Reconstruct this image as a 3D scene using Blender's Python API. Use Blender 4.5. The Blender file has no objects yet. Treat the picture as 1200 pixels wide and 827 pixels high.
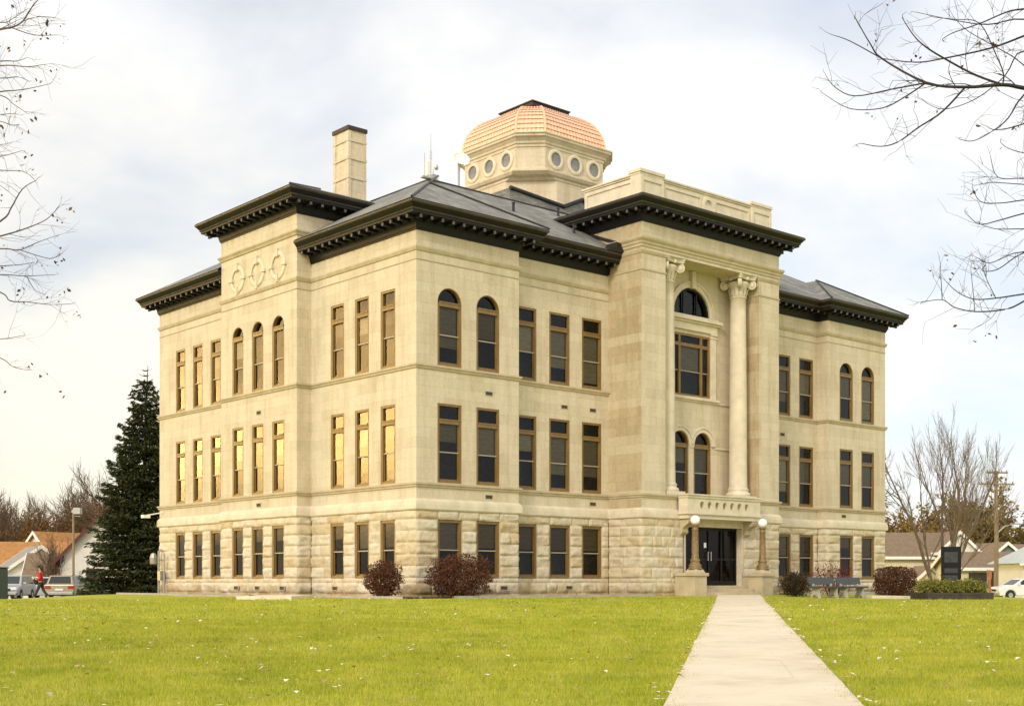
import bpy, bmesh, math, random
import numpy as np
from mathutils import Vector, Matrix

random.seed(7)
RNG = np.random.default_rng(11)
R = math.radians
SC = bpy.context.scene
COL = SC.collection
EYE = 1.31
F = 1534.0            # focal length in photo pixels (1200 wide)

# ------------------------------------------------------------------ camera
cd = bpy.data.cameras.new('camera')
cam = bpy.data.objects.new('camera', cd)
COL.objects.link(cam)
cam.location = (0, 0, EYE)
cam.rotation_euler = (R(90), 0, 0)
cd.sensor_width = 36.0
cd.lens = 36.0 * F / 1200.0
cd.shift_y = (682 - 413.5) / 1200.0
cd.clip_end = 3000
SC.camera = cam

# ------------------------------------------------------------------ light
SUN_EL, SUN_AZ = R(28), (-0.42, -0.908)      # horizontal direction towards the sun
sd = Vector((SUN_AZ[0], SUN_AZ[1], 0)).normalized() * math.cos(SUN_EL) + Vector((0, 0, math.sin(SUN_EL)))
sl = bpy.data.lights.new('sun', 'SUN')
sl.energy = 1.35
sl.angle = R(12)
sl.color = (1.0, 0.92, 0.81)
sun = bpy.data.objects.new('sun', sl)
COL.objects.link(sun)
sun.rotation_euler = sd.to_track_quat('Z', 'Y').to_euler()
sun.location = (-30, -30, 40)

w = bpy.data.worlds.new("World")
SC.world = w
w.use_nodes = True
nt = w.node_tree
nt.nodes.clear()
def wn(t): return nt.nodes.new(t)
def wl(a, b): nt.links.new(a, b)
out = wn('ShaderNodeOutputWorld')
sky = wn('ShaderNodeTexSky'); sky.sky_type = 'NISHITA'; sky.sun_disc = False
sky.sun_elevation = SUN_EL
sky.sun_rotation = math.atan2(SUN_AZ[0], SUN_AZ[1])
sky.air_density = 1.0; sky.dust_density = 1.0
bgs = wn('ShaderNodeBackground'); bgs.inputs[1].default_value = 0.10
wl(sky.outputs[0], bgs.inputs[0])
tc = wn('ShaderNodeTexCoord')
sep = wn('ShaderNodeSeparateXYZ'); wl(tc.outputs['Generated'], sep.inputs[0])
# clouds: the view direction projected on a flat layer
zz = wn('ShaderNodeMath'); zz.operation = 'ADD'; wl(sep.outputs[2], zz.inputs[0]); zz.inputs[1].default_value = 0.28
zm = wn('ShaderNodeMath'); zm.operation = 'MAXIMUM'; wl(zz.outputs[0], zm.inputs[0]); zm.inputs[1].default_value = 0.1
dv = wn('ShaderNodeVectorMath'); dv.operation = 'DIVIDE'
cmb = wn('ShaderNodeCombineXYZ')
for i in range(3): wl(zm.outputs[0], cmb.inputs[i])
wl(tc.outputs['Generated'], dv.inputs[0]); wl(cmb.outputs[0], dv.inputs[1])
mp = wn('ShaderNodeMapping'); mp.inputs['Location'].default_value = (0.7, 0.35, 0); mp.inputs['Scale'].default_value = (1.0, 1.0, 1.0)
wl(dv.outputs[0], mp.inputs[0])
n1 = wn('ShaderNodeTexNoise'); n1.inputs['Scale'].default_value = 1.9; n1.inputs['Detail'].default_value = 7; n1.inputs['Roughness'].default_value = 0.5; n1.inputs['Distortion'].default_value = 0.25
wl(mp.outputs[0], n1.inputs[0])
r1 = wn('ShaderNodeValToRGB')      # how much cloud covers the blue
r1.color_ramp.elements[0].position = 0.37; r1.color_ramp.elements[0].color = (0.54,)*3 + (1,)
r1.color_ramp.elements[1].position = 0.58; r1.color_ramp.elements[1].color = (1, 1, 1, 1)
wl(n1.outputs[0], r1.inputs[0])
n2 = wn('ShaderNodeTexNoise'); n2.inputs['Scale'].default_value = 2.3; n2.inputs['Detail'].default_value = 5
mp2 = wn('ShaderNodeMapping'); mp2.inputs['Location'].default_value = (3.1, 1.2, 0.4)
wl(dv.outputs[0], mp2.inputs[0]); wl(mp2.outputs[0], n2.inputs[0])
r2 = wn('ShaderNodeValToRGB')
r2.color_ramp.elements[0].position = 0.34; r2.color_ramp.elements[0].color = (0.755, 0.77, 0.80, 1)
r2.color_ramp.elements[1].position = 0.62; r2.color_ramp.elements[1].color = (0.82, 0.815, 0.80, 1)
wl(n2.outputs[0], r2.inputs[0])
# warm brightening low in the west
dotg = wn('ShaderNodeVectorMath'); dotg.operation = 'DOT_PRODUCT'
gd = Vector((-0.955, 0.28, 0.10)).normalized()
dotg.inputs[1].default_value = gd
wl(tc.outputs['Generated'], dotg.inputs[0])
mr = wn('ShaderNodeMapRange'); mr.inputs[1].default_value = -0.05; mr.inputs[2].default_value = 1.0; mr.interpolation_type = 'SMOOTHSTEP'
wl(dotg.outputs['Value'], mr.inputs[0])
zl = wn('ShaderNodeMapRange'); zl.inputs[1].default_value = 0.42; zl.inputs[2].default_value = 0.02
wl(sep.outputs[2], zl.inputs[0])
mw = wn('ShaderNodeMath'); mw.operation = 'MULTIPLY'; wl(mr.outputs[0], mw.inputs[0]); wl(zl.outputs[0], mw.inputs[1])
mixw = wn('ShaderNodeMix'); mixw.data_type = 'RGBA'
wl(mw.outputs[0], mixw.inputs[0]); wl(r2.outputs[0], mixw.inputs[6]); mixw.inputs[7].default_value = (0.95, 0.82, 0.58, 1)
bgc = wn('ShaderNodeBackground'); # broad aureole round the veiled sun behind the camera, added to light both facades
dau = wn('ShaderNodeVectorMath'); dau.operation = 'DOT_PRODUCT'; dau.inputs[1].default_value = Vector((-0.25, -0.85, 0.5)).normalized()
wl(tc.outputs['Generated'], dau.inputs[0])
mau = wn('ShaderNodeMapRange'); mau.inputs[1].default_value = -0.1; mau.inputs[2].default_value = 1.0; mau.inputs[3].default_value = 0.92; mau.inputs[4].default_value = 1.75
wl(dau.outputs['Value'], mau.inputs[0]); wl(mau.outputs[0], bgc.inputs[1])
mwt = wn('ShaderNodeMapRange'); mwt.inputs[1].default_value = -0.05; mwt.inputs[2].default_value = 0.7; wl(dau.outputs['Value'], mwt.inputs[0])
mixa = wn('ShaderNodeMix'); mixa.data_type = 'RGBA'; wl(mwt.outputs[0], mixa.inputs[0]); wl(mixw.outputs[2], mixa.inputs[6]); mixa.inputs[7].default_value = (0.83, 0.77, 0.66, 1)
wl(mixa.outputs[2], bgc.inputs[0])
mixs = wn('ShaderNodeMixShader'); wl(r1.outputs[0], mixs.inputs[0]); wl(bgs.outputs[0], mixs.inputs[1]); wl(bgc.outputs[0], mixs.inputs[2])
# the setting sun behind thin cloud, a small bright band near the western horizon
gx = wn('ShaderNodeMapRange'); gx.inputs[1].default_value = 0.945; gx.inputs[2].default_value = 0.995; gx.interpolation_type = 'SMOOTHSTEP'
sc2 = wn('ShaderNodeVectorMath'); sc2.operation = 'MULTIPLY'; sc2.inputs[1].default_value = (1, 1, 0)
wl(tc.outputs['Generated'], sc2.inputs[0])
dg2 = wn('ShaderNodeVectorMath'); dg2.operation = 'DOT_PRODUCT'; dg2.inputs[1].default_value = Vector((-0.957, 0.29, 0)).normalized()
wl(sc2.outputs[0], dg2.inputs[0]); wl(dg2.outputs['Value'], gx.inputs[0])
gz0 = wn('ShaderNodeMath'); gz0.operation = 'SUBTRACT'; wl(sep.outputs[2], gz0.inputs[0]); gz0.inputs[1].default_value = 0.108
gz1 = wn('ShaderNodeMath'); gz1.operation = 'ABSOLUTE'; wl(gz0.outputs[0], gz1.inputs[0])
gz = wn('ShaderNodeMapRange'); gz.inputs[1].default_value = 0.085; gz.inputs[2].default_value = 0.01; gz.interpolation_type = 'SMOOTHSTEP'
wl(gz1.outputs[0], gz.inputs[0])
# a paler band of lit cloud above it, broken up by the cloud texture
gzb = wn('ShaderNodeMapRange'); gzb.inputs[1].default_value = 0.36; gzb.inputs[2].default_value = 0.25; gzb.inputs[4].default_value = 0.60; gzb.interpolation_type = 'SMOOTHSTEP'; wl(sep.outputs[2], gzb.inputs[0])
gzc = wn('ShaderNodeMapRange'); gzc.inputs[1].default_value = 0.10; gzc.inputs[2].default_value = 0.16; wl(sep.outputs[2], gzc.inputs[0])
gzd = wn('ShaderNodeMath'); gzd.operation = 'MULTIPLY'; wl(gzb.outputs[0], gzd.inputs[0]); wl(gzc.outputs[0], gzd.inputs[1])
gze = wn('ShaderNodeMath'); gze.operation = 'MAXIMUM'; wl(gz.outputs[0], gze.inputs[0]); wl(gzd.outputs[0], gze.inputs[1])
n3 = wn('ShaderNodeTexNoise'); n3.inputs['Scale'].default_value = 14.0; n3.inputs['Detail'].default_value = 5; wl(tc.outputs['Generated'], n3.inputs[0])
gn = wn('ShaderNodeMapRange'); gn.inputs[1].default_value = 0.35; gn.inputs[2].default_value = 0.6; gn.inputs[3].default_value = 0.45; gn.inputs[4].default_value = 1.2; wl(n3.outputs[0], gn.inputs[0])
gf = wn('ShaderNodeMath'); gf.operation = 'MULTIPLY'; wl(gze.outputs[0], gf.inputs[0]); wl(gn.outputs[0], gf.inputs[1])
gm = wn('ShaderNodeMath'); gm.operation = 'MULTIPLY'; wl(gx.outputs[0], gm.inputs[0]); wl(gf.outputs[0], gm.inputs[1])
gs = wn('ShaderNodeMath'); gs.operation = 'MULTIPLY'; wl(gm.outputs[0], gs.inputs[0]); gs.inputs[1].default_value = 17.0
bgg = wn('ShaderNodeBackground'); bgg.inputs[0].default_value = (1.0, 0.60, 0.18, 1); wl(gs.outputs[0], bgg.inputs[1])
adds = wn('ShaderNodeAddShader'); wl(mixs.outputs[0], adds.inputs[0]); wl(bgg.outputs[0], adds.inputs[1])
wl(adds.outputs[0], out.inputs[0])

vs = SC.view_settings
vs.view_transform = 'Standard'; vs.look = 'None'; vs.gamma = 1.0; vs.use_curve_mapping = False
vs.exposure = 0.50
SC.cycles.max_bounces = 6
SC.cycles.transparent_max_bounces = 12

# ------------------------------------------------------------------ materials
class NT:
    def __init__(s, name):
        s.m = bpy.data.materials.new(name); s.m.use_nodes = True
        s.t = s.m.node_tree; s.t.nodes.clear()
        s.o = s.n('ShaderNodeOutputMaterial'); s.p = s.n('ShaderNodeBsdfPrincipled')
        s.l(s.p.outputs[0], s.o.inputs[0])
    def n(s, t, **k):
        x = s.t.nodes.new(t)
        for a, b in k.items(): setattr(x, a, b)
        return x
    def l(s, a, b): s.t.links.new(a, b)
    def noise(s, vec, scale, detail=4, rough=0.55):
        x = s.n('ShaderNodeTexNoise'); x.inputs['Scale'].default_value = scale; x.inputs['Detail'].default_value = detail; x.inputs['Roughness'].default_value = rough
        if vec is not None: s.l(vec, x.inputs[0])
        return x.outputs[0]
    def ramp(s, fac, stops):
        x = s.n('ShaderNodeValToRGB'); e = x.color_ramp.elements
        while len(e) < len(stops): e.new(0.5)
        for i, (p, c) in enumerate(stops):
            e[i].position = p; e[i].color = tuple(c) + (1,) if len(c) == 3 else c
        s.l(fac, x.inputs[0]); return x.outputs[0]
    def mix(s, fac, a, b, mode='MIX'):
        x = s.n('ShaderNodeMix'); x.data_type = 'RGBA'; x.blend_type = mode
        if isinstance(fac, (int, float)): x.inputs[0].default_value = fac
        else: s.l(fac, x.inputs[0])
        for i, v in ((6, a), (7, b)):
            if isinstance(v, tuple): x.inputs[i].default_value = v + (1,) if len(v) == 3 else v
            else: s.l(v, x.inputs[i])
        return x.outputs[2]
    def bump(s, h, strength=0.5, dist=0.02):
        x = s.n('ShaderNodeBump'); x.inputs['Strength'].default_value = strength; x.inputs['Distance'].default_value = dist
        s.l(h, x.inputs['Height']); s.l(x.outputs[0], s.p.inputs['Normal'])
    def obj(s, scale=None):
        c = s.n('ShaderNodeTexCoord').outputs['Object']
        if scale:
            m = s.n('ShaderNodeMapping'); m.inputs['Scale'].default_value = scale; s.l(c, m.inputs[0]); c = m.outputs[0]
        return c

def plain(name, col, rough=0.6, metal=0.0, var=0.15, scale=6.0, bump=0.0, spec=0.5, stretch=None):
    t = NT(name)
    c = t.obj(stretch)
    f = t.noise(c, scale, 5)
    lo = tuple(x * (1 - var) for x in col); hi = tuple(min(1, x * (1 + var)) for x in col)
    t.l(t.ramp(f, [(0.3, lo), (0.7, hi)]), t.p.inputs['Base Color'])
    t.p.inputs['Roughness'].default_value = rough; t.p.inputs['Metallic'].default_value = metal
    t.p.inputs['Specular IOR Level'].default_value = spec
    if bump: t.bump(f, bump, 0.02)
    return t.m

def ashlar(name, c1, c2, mortar, stain, stain_amt=0.55, bw=1.28, rh=0.385, course_var=0.0):
    t = NT(name)
    co = t.obj()
    sp = t.n('ShaderNodeSeparateXYZ'); t.l(co, sp.inputs[0])
    ad = t.n('ShaderNodeMath', operation='ADD'); t.l(sp.outputs[0], ad.inputs[0]); t.l(sp.outputs[1], ad.inputs[1])
    cb = t.n('ShaderNodeCombineXYZ'); t.l(ad.outputs[0], cb.inputs[0]); t.l(sp.outputs[2], cb.inputs[1])
    br = t.n('ShaderNodeTexBrick'); br.offset = 0.5
    br.inputs['Color1'].default_value = c1 + (1,); br.inputs['Color2'].default_value = c2 + (1,); br.inputs['Mortar'].default_value = mortar + (1,)
    br.inputs['Scale'].default_value = 1; br.inputs['Mortar Size'].default_value = 0.0042; br.inputs['Mortar Smooth'].default_value = 0.3
    br.inputs['Bias'].default_value = -0.35; br.inputs['Brick Width'].default_value = bw; br.inputs['Row Height'].default_value = rh
    t.l(cb.outputs[0], br.inputs[0])
    # rain streaks and patches of weathering
    m = t.n('ShaderNodeMapping'); m.inputs['Scale'].default_value = (1.6, 1.6, 0.28); t.l(co, m.inputs[0])
    st = t.noise(m.outputs[0], 1.0, 8, 0.68)
    k = t.ramp(st, [(0.46, (0, 0, 0)), (0.72, (stain_amt,)*3)])
    c = t.mix(k, br.outputs[0], stain, 'MULTIPLY')
    if course_var:
        # some courses were cut from a browner bed of the quarry
        m3 = t.n('ShaderNodeMapping'); m3.inputs['Scale'].default_value = (0.22, 1.0 / rh, 0.0); t.l(cb.outputs[0], m3.inputs[0])
        fl = t.n('ShaderNodeVectorMath', operation='FLOOR'); t.l(m3.outputs[0], fl.inputs[0])
        wn_ = t.n('ShaderNodeTexWhiteNoise'); t.l(fl.outputs[0], wn_.inputs[0])
        k3 = t.ramp(wn_.outputs[0], [(0.45, (0, 0, 0)), (0.6, (course_var,)*3)])
        c = t.mix(k3, c, (0.62, 0.47, 0.28), 'MULTIPLY')
    ms = t.n('ShaderNodeMapping'); ms.inputs['Scale'].default_value = (3.2, 3.2, 0.12); t.l(co, ms.inputs[0])
    k2 = t.ramp(t.noise(ms.outputs[0], 1.3, 6, 0.7), [(0.52, (0, 0, 0)), (0.80, (0.5,)*3)])
    c = t.mix(k2, c, (0.60, 0.53, 0.42), 'MULTIPLY')
    f = t.noise(co, 9, 5)
    c = t.mix(0.16, c, t.ramp(f, [(0.3, (0.3, 0.24, 0.14)), (0.7, (0.72, 0.62, 0.44))]))
    t.l(c, t.p.inputs['Base Color']); t.p.inputs['Roughness'].default_value = 0.85; t.p.inputs['Specular IOR Level'].default_value = 0.25
    inv = t.n('ShaderNodeMath', operation='SUBTRACT'); inv.inputs[0].default_value = 1.0; t.l(br.outputs['Fac'], inv.inputs[1])
    ad2 = t.n('ShaderNodeMath', operation='MULTIPLY_ADD'); t.l(f, ad2.inputs[0]); ad2.inputs[1].default_value = 0.35; t.l(inv.outputs[0], ad2.inputs[2])
    t.bump(ad2.outputs[0], 0.35, 0.012)
    return t.m

M = {}
M['ashlar'] = ashlar('limestone_ashlar', (0.63, 0.55, 0.412), (0.525, 0.45, 0.322), (0.43, 0.36, 0.245), (0.60, 0.52, 0.39))
M['ashlar_brown'] = ashlar('limestone_ashlar_brown', (0.55, 0.465, 0.315), (0.43, 0.355, 0.225), (0.38, 0.30, 0.18), (0.58, 0.47, 0.30), 0.7, course_var=0.36)
M['trim'] = plain('limestone_trim', (0.47, 0.39, 0.255), 0.8, var=0.14, scale=2.2, bump=0.15, spec=0.25)
M['trim_pale'] = plain('limestone_trim_pale', (0.62, 0.545, 0.41), 0.8, var=0.12, scale=2.0, bump=0.12, spec=0.25)

def rock():
    t = NT('rock_faced_limestone')
    co = t.obj()
    f = t.noise(co, 3.0, 6, 0.6); g = t.noise(co, 0.8, 3)
    c = t.ramp(f, [(0.25, (0.52, 0.445, 0.31)), (0.5, (0.64, 0.57, 0.435)), (0.75, (0.70, 0.64, 0.51))])
    c = t.mix(t.ramp(g, [(0.45, (0, 0, 0)), (0.75, (0.4,)*3)]), c, (0.82, 0.71, 0.52), 'MULTIPLY')
    at = t.n('ShaderNodeAttribute'); at.attribute_name = 'block'
    c = t.mix(at.outputs['Fac'], c, (0.86, 0.76, 0.58), 'MULTIPLY')
    sp = t.n('ShaderNodeSeparateXYZ'); t.l(co, sp.inputs[0])      # splashed soil at the foot of the wall
    ad = t.n('ShaderNodeMath', operation='MULTIPLY_ADD'); t.l(t.noise(co, 1.7, 6, 0.65), ad.inputs[0]); ad.inputs[1].default_value = -1.3; t.l(sp.outputs[2], ad.inputs[2])
    mrr = t.n('ShaderNodeMapRange'); mrr.inputs[1].default_value = -.75; mrr.inputs[2].default_value = -1.15; mrr.inputs[4].default_value = .75; t.l(ad.outputs[0], mrr.inputs[0])
    c = t.mix(mrr.outputs[0], c, (0.50, 0.40, 0.26), 'MULTIPLY')
    t.l(c, t.p.inputs['Base Color']); t.p.inputs['Roughness'].default_value = 0.9; t.p.inputs['Specular IOR Level'].default_value = 0.2
    t.bump(t.noise(co, 9, 7, 0.7), 0.9, 0.05)
    return t.m
M['rock'] = rock()

M['cornice'] = plain('dark_cornice_paint', (0.0085, 0.0082, 0.0075), 0.5, var=0.3, scale=3, spec=0.28)
M['cornice_lip'] = plain('lit_gutter_lip', (0.065, 0.055, 0.038), 0.42, metal=0.3, var=0.3, scale=2)  # paler than the cornice: light caught by its edges put into the colour
M['cornice_end'] = plain('pale_modillion_end', (0.085, 0.08, 0.07), 0.6, var=0.2)
def shingle():
    t = NT('asphalt_shingle')
    co = t.obj(); sp = t.n('ShaderNodeSeparateXYZ'); t.l(co, sp.inputs[0])
    ad = t.n('ShaderNodeMath', operation='ADD'); t.l(sp.outputs[0], ad.inputs[0]); t.l(sp.outputs[1], ad.inputs[1])
    cb = t.n('ShaderNodeCombineXYZ'); t.l(ad.outputs[0], cb.inputs[0]); t.l(sp.outputs[2], cb.inputs[1])
    br = t.n('ShaderNodeTexBrick'); br.inputs['Color1'].default_value = (0.265, 0.265, 0.25, 1); br.inputs['Color2'].default_value = (0.165, 0.165, 0.155, 1); br.inputs['Mortar'].default_value = (0.06, 0.06, 0.06, 1)
    br.inputs['Scale'].default_value = 1; br.inputs['Brick Width'].default_value = 0.32; br.inputs['Row Height'].default_value = 0.085; br.inputs['Mortar Size'].default_value = 0.006
    t.l(cb.outputs[0], br.inputs[0])
    k = t.ramp(t.noise(co, 0.9, 5), [(0.35, (0.72, 0.72, 0.7)), (0.7, (1.3, 1.28, 1.2))])
    t.l(t.mix(1.0, br.outputs[0], k, 'MULTIPLY'), t.p.inputs['Base Color']); t.p.inputs['Roughness'].default_value = 0.8
    t.bump(br.outputs['Fac'], -0.4, 0.01)
    return t.m
M['shingle'] = shingle()
M['dark_metal'] = plain('dark_flashing_metal', (0.03, 0.028, 0.027), 0.45, metal=0.5, var=0.3)
M['brown_metal'] = plain('brown_cap_metal', (0.045, 0.028, 0.025), 0.5, metal=0.4, var=0.25)
def copper():
    t = NT('new_copper_tile')
    co = t.obj()
    f = t.noise(co, 7, 4)
    t.l(t.ramp(f, [(0.3, (0.90, 0.47, 0.27)), (0.7, (0.96, 0.63, 0.43))]), t.p.inputs['Base Color'])
    t.p.inputs['Metallic'].default_value = 0.35; t.p.inputs['Roughness'].default_value = 0.36
    t.bump(t.noise(co, 9, 2), 0.25, 0.02)
    return t.m
M['copper'] = copper()
M['wood'] = plain('golden_brown_window_paint', (0.20, 0.12, 0.032), 0.45, var=0.25, scale=5, stretch=(1, 1, 0.2))
M['sash'] = plain('tan_sash_metal', (0.34, 0.29, 0.21), 0.45, var=0.1)
def blindmat(name, lo, hi):
    t = NT(name); oi = t.n('ShaderNodeObjectInfo')
    c = t.ramp(oi.outputs['Random'], [(0.0, lo), (1.0, hi)])
    t.l(t.mix(1.0, c, t.ramp(t.noise(t.obj((1, 1, 6)), 3, 4), [(0.3, (0.75,)*3), (0.7, (1.15,)*3)]), 'MULTIPLY'), t.p.inputs['Base Color']); t.p.inputs['Roughness'].default_value = 0.9
    return t.m
M['blind'] = blindmat('grey_beige_blind', (0.17, 0.15, 0.115), (0.45, 0.41, 0.33))
M['blind_dark'] = blindmat('brown_blind', (0.07, 0.05, 0.03), (0.22, 0.17, 0.10))
M['inside'] = plain('dark_interior', (0.055, 0.052, 0.040), 0.95, var=0.3)
def glass(name, tint=(0.62, 0.64, 0.62), boost=0.05, wav=0.04, rough=0.02):
    t = NT(name); t.t.nodes.remove(t.p)
    tr = t.n('ShaderNodeBsdfTransparent'); tr.inputs[0].default_value = tint + (1,)
    gl = t.n('ShaderNodeBsdfGlossy'); gl.inputs['Roughness'].default_value = rough
    fr = t.n('ShaderNodeFresnel'); fr.inputs[0].default_value = 1.40
    ad = t.n('ShaderNodeMath', operation='ADD'); t.l(fr.outputs[0], ad.inputs[0]); ad.inputs[1].default_value = boost
    mx = t.n('ShaderNodeMixShader'); t.l(ad.outputs[0], mx.inputs[0]); t.l(tr.outputs[0], mx.inputs[1]); t.l(gl.outputs[0], mx.inputs[2])
    b = t.n('ShaderNodeBump'); b.inputs['Strength'].default_value = wav; b.inputs['Distance'].default_value = 0.05
    t.l(t.noise(t.obj(), 2.2, 2), b.inputs['Height']); t.l(b.outputs[0], gl.inputs['Normal']); t.l(b.outputs[0], fr.inputs['Normal'])
    t.l(mx.outputs[0], t.o.inputs[0])
    return t.m
M['glass'] = glass('window_glass', (0.74, 0.72, 0.64), boost=0.0)
M['glass_door'] = glass('dark_door_glass', (0.30, 0.28, 0.24), -0.015)
M['grey_pane'] = plain('grey_porthole_glass', (0.20, 0.195, 0.19), 0.12, var=0.3, scale=1.5)
M['glass_frost'] = glass('screened_glass', (0.35, 0.36, 0.38), 0.06, 0.1, 0.15)
M['globe'] = plain('white_globe_glass', (0.88, 0.87, 0.83), 0.25, var=0.02)
M['iron'] = plain('bronze_lamp_post_paint', (0.22, 0.145, 0.06), 0.5, metal=0.2, var=0.25)
def concrete():
    t = NT('path_concrete'); co = t.obj(); at = t.n('ShaderNodeAttribute'); at.attribute_name = 'slab'
    c = t.ramp(t.noise(co, 0.9, 7, 0.65), [(0.32, (0.60, 0.515, 0.39)), (0.5, (0.70, 0.615, 0.475)), (0.72, (0.76, 0.68, 0.54))])
    c = t.mix(t.ramp(t.noise(co, 3.1, 8, 0.75), [(0.55, (0, 0, 0)), (0.75, (0.6,)*3)]), c, (0.72, 0.64, 0.52), 'MULTIPLY')
    vo = t.n('ShaderNodeTexVoronoi', feature='DISTANCE_TO_EDGE'); vo.inputs['Scale'].default_value = 0.28
    w_ = t.mix(0.12, co, t.n('ShaderNodeTexNoise').outputs[1]); t.l(w_, vo.inputs[0])
    c = t.mix(t.ramp(vo.outputs[0], [(0.0, (0.3,)*3), (0.004, (0, 0, 0))]), c, (0.45, 0.38, 0.28), 'MULTIPLY')
    c = t.mix(t.ramp(t.noise(co, 60, 3), [(0.4, (0.25,)*3), (0.65, (0, 0, 0))]), c, (0.7, 0.64, 0.55), 'MULTIPLY')
    t.l(c, t.p.inputs['Base Color']); t.p.inputs['Roughness'].default_value = 0.9; t.p.inputs['Specular IOR Level'].default_value = 0.2
    t.bump(t.noise(co, 40, 4), 0.25, 0.01); return t.m
M['concrete'] = concrete()
M['concrete_grey'] = plain('grey_concrete', (0.36, 0.33, 0.28), 0.9, var=0.15, scale=3, bump=0.2)
M['asphalt'] = plain('asphalt', (0.055, 0.055, 0.055), 0.9, var=0.2, scale=3, bump=0.2)
M['mulch'] = plain('bark_mulch', (0.060, 0.036, 0.020), 0.95, var=0.5, scale=14, bump=0.8)
M['granite'] = plain('black_polished_granite', (0.010, 0.011, 0.012), 0.38, var=0.35, scale=30, spec=0.12)
M['etched'] = plain('etched_granite', (0.020, 0.023, 0.022), 0.6, var=0.5, scale=7)
M['granite_blue'] = plain('blue_grey_granite', (0.055, 0.060, 0.064), 0.45, var=0.3, scale=40)
M['timber'] = plain('dark_landscape_timber', (0.045, 0.036, 0.026), 0.85, var=0.35, scale=6, bump=0.4)
M['bark'] = plain('grey_brown_bark', (0.085, 0.066, 0.048), 0.95, var=0.3, scale=12, bump=0.5)
M['bark_dark'] = plain('dark_bark', (0.030, 0.021, 0.020), 0.95, var=0.3, scale=20, bump=0.4)
M['bark_warm'] = plain('warm_twig_bark', (0.105, 0.066, 0.036), 0.95, var=0.3, scale=9, bump=0.3)
M['bark_pale'] = plain('pale_twig_bark', (0.16, 0.115, 0.075), 0.95, var=0.3, scale=9)
M['white_siding'] = plain('white_siding', (0.70, 0.66, 0.58), 0.7, var=0.06, scale=2, bump=0.1)
M['cream_siding'] = plain('cream_siding', (0.62, 0.54, 0.36), 0.7, var=0.06, scale=2)
M['blue_siding'] = plain('blue_grey_siding', (0.16, 0.20, 0.22), 0.7, var=0.1)
M['roof_orange'] = plain('rusty_orange_roof', (0.36, 0.17, 0.050), 0.85, var=0.2, scale=3, bump=0.3)
M['roof_brown'] = plain('brown_shingle_roof', (0.19, 0.135, 0.085), 0.9, var=0.2, scale=4, bump=0.3)
M['roof_grey'] = plain('grey_shingle_roof', (0.24, 0.23, 0.21), 0.9, var=0.15, scale=4, bump=0.3)
M['roof_pale'] = plain('pale_blue_roof', (0.42, 0.46, 0.45), 0.7, var=0.1, scale=3)
M['maroon'] = plain('maroon_trim', (0.11, 0.025, 0.018), 0.6, var=0.2)
M['white_paint'] = plain('white_paint', (0.78, 0.76, 0.70), 0.5, var=0.05)
M['dark_glass'] = plain('dark_window_glass', (0.02, 0.022, 0.024), 0.08, var=0.2)
M['car_silver'] = plain('silver_car_paint', (0.42, 0.44, 0.46), 0.3, metal=0.5, var=0.04)
M['car_white'] = plain('white_car_paint', (0.78, 0.78, 0.76), 0.25, var=0.03)
M['car_tan'] = plain('tan_car_paint', (0.30, 0.25, 0.17), 0.3, metal=0.4, var=0.04)
M['rubber'] = plain('tyre_rubber', (0.02, 0.02, 0.02), 0.8, var=0.2)
M['chrome'] = plain('wheel_alloy', (0.5, 0.5, 0.5), 0.3, metal=0.8, var=0.1)
M['red_lens'] = plain('red_lens', (0.40, 0.02, 0.015), 0.2, var=0.1)
M['lens'] = plain('clear_lens', (0.75, 0.76, 0.76), 0.15, var=0.05)
M['red_cloth'] = plain('red_jacket_cloth', (0.55, 0.015, 0.02), 0.8, var=0.2, scale=5)
M['dark_cloth'] = plain('dark_grey_trouser_cloth', (0.040, 0.035, 0.037), 0.9, var=0.2)
M['skin'] = plain('skin', (0.45, 0.26, 0.17), 0.6, var=0.08)
M['hair'] = plain('dark_hair', (0.02, 0.012, 0.009), 0.6, var=0.2)
M['white_item'] = plain('white_paper', (0.82, 0.82, 0.82), 0.5, var=0.03)
M['green_paint'] = plain('dark_green_paint', (0.030, 0.055, 0.018), 0.55, var=0.2)
M['galv'] = plain('galvanised_steel', (0.36, 0.35, 0.32), 0.45, metal=0.6, var=0.15)
M['orange'] = plain('orange_plastic', (0.42, 0.15, 0.06), 0.7, var=0.2)
M['pole_wood'] = plain('weathered_pole_wood', (0.27, 0.20, 0.115), 0.9, var=0.2, scale=5, stretch=(3, 3, 0.3))

def leafmat(name, cols, trans=0.0, rough=0.7):
    t = NT(name)
    g = t.n('ShaderNodeNewGeometry')
    t.l(t.ramp(g.outputs['Random Per Island'], [((i + 0.5) / len(cols), c) for i, c in enumerate(cols)]), t.p.inputs['Base Color'])
    t.p.inputs['Roughness'].default_value = rough; t.p.inputs['Specular IOR Level'].default_value = 0.2
    if trans:
        tl = t.n('ShaderNodeBsdfTranslucent'); t.l(t.p.inputs['Base Color'].links[0].from_socket, tl.inputs[0])
        mx = t.n('ShaderNodeMixShader'); mx.inputs[0].default_value = trans
        t.l(t.p.outputs[0], mx.inputs[1]); t.l(tl.outputs[0], mx.inputs[2]); t.l(mx.outputs[0], t.o.inputs[0])
    return t.m
M['barberry'] = leafmat('dark_red_barberry', [(0.080, 0.022, 0.010), (0.125, 0.042, 0.018), (0.050, 0.016, 0.008), (0.15, 0.062, 0.028), (0.09, 0.05, 0.025)])
M['redleaf'] = leafmat('bright_red_leaf', [(0.16, 0.015, 0.015), (0.10, 0.012, 0.012), (0.22, 0.04, 0.03)])
M['darkshrub'] = leafmat('dark_shrub_leaf', [(0.030, 0.028, 0.010), (0.050, 0.040, 0.014), (0.065, 0.03, 0.015)])
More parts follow.
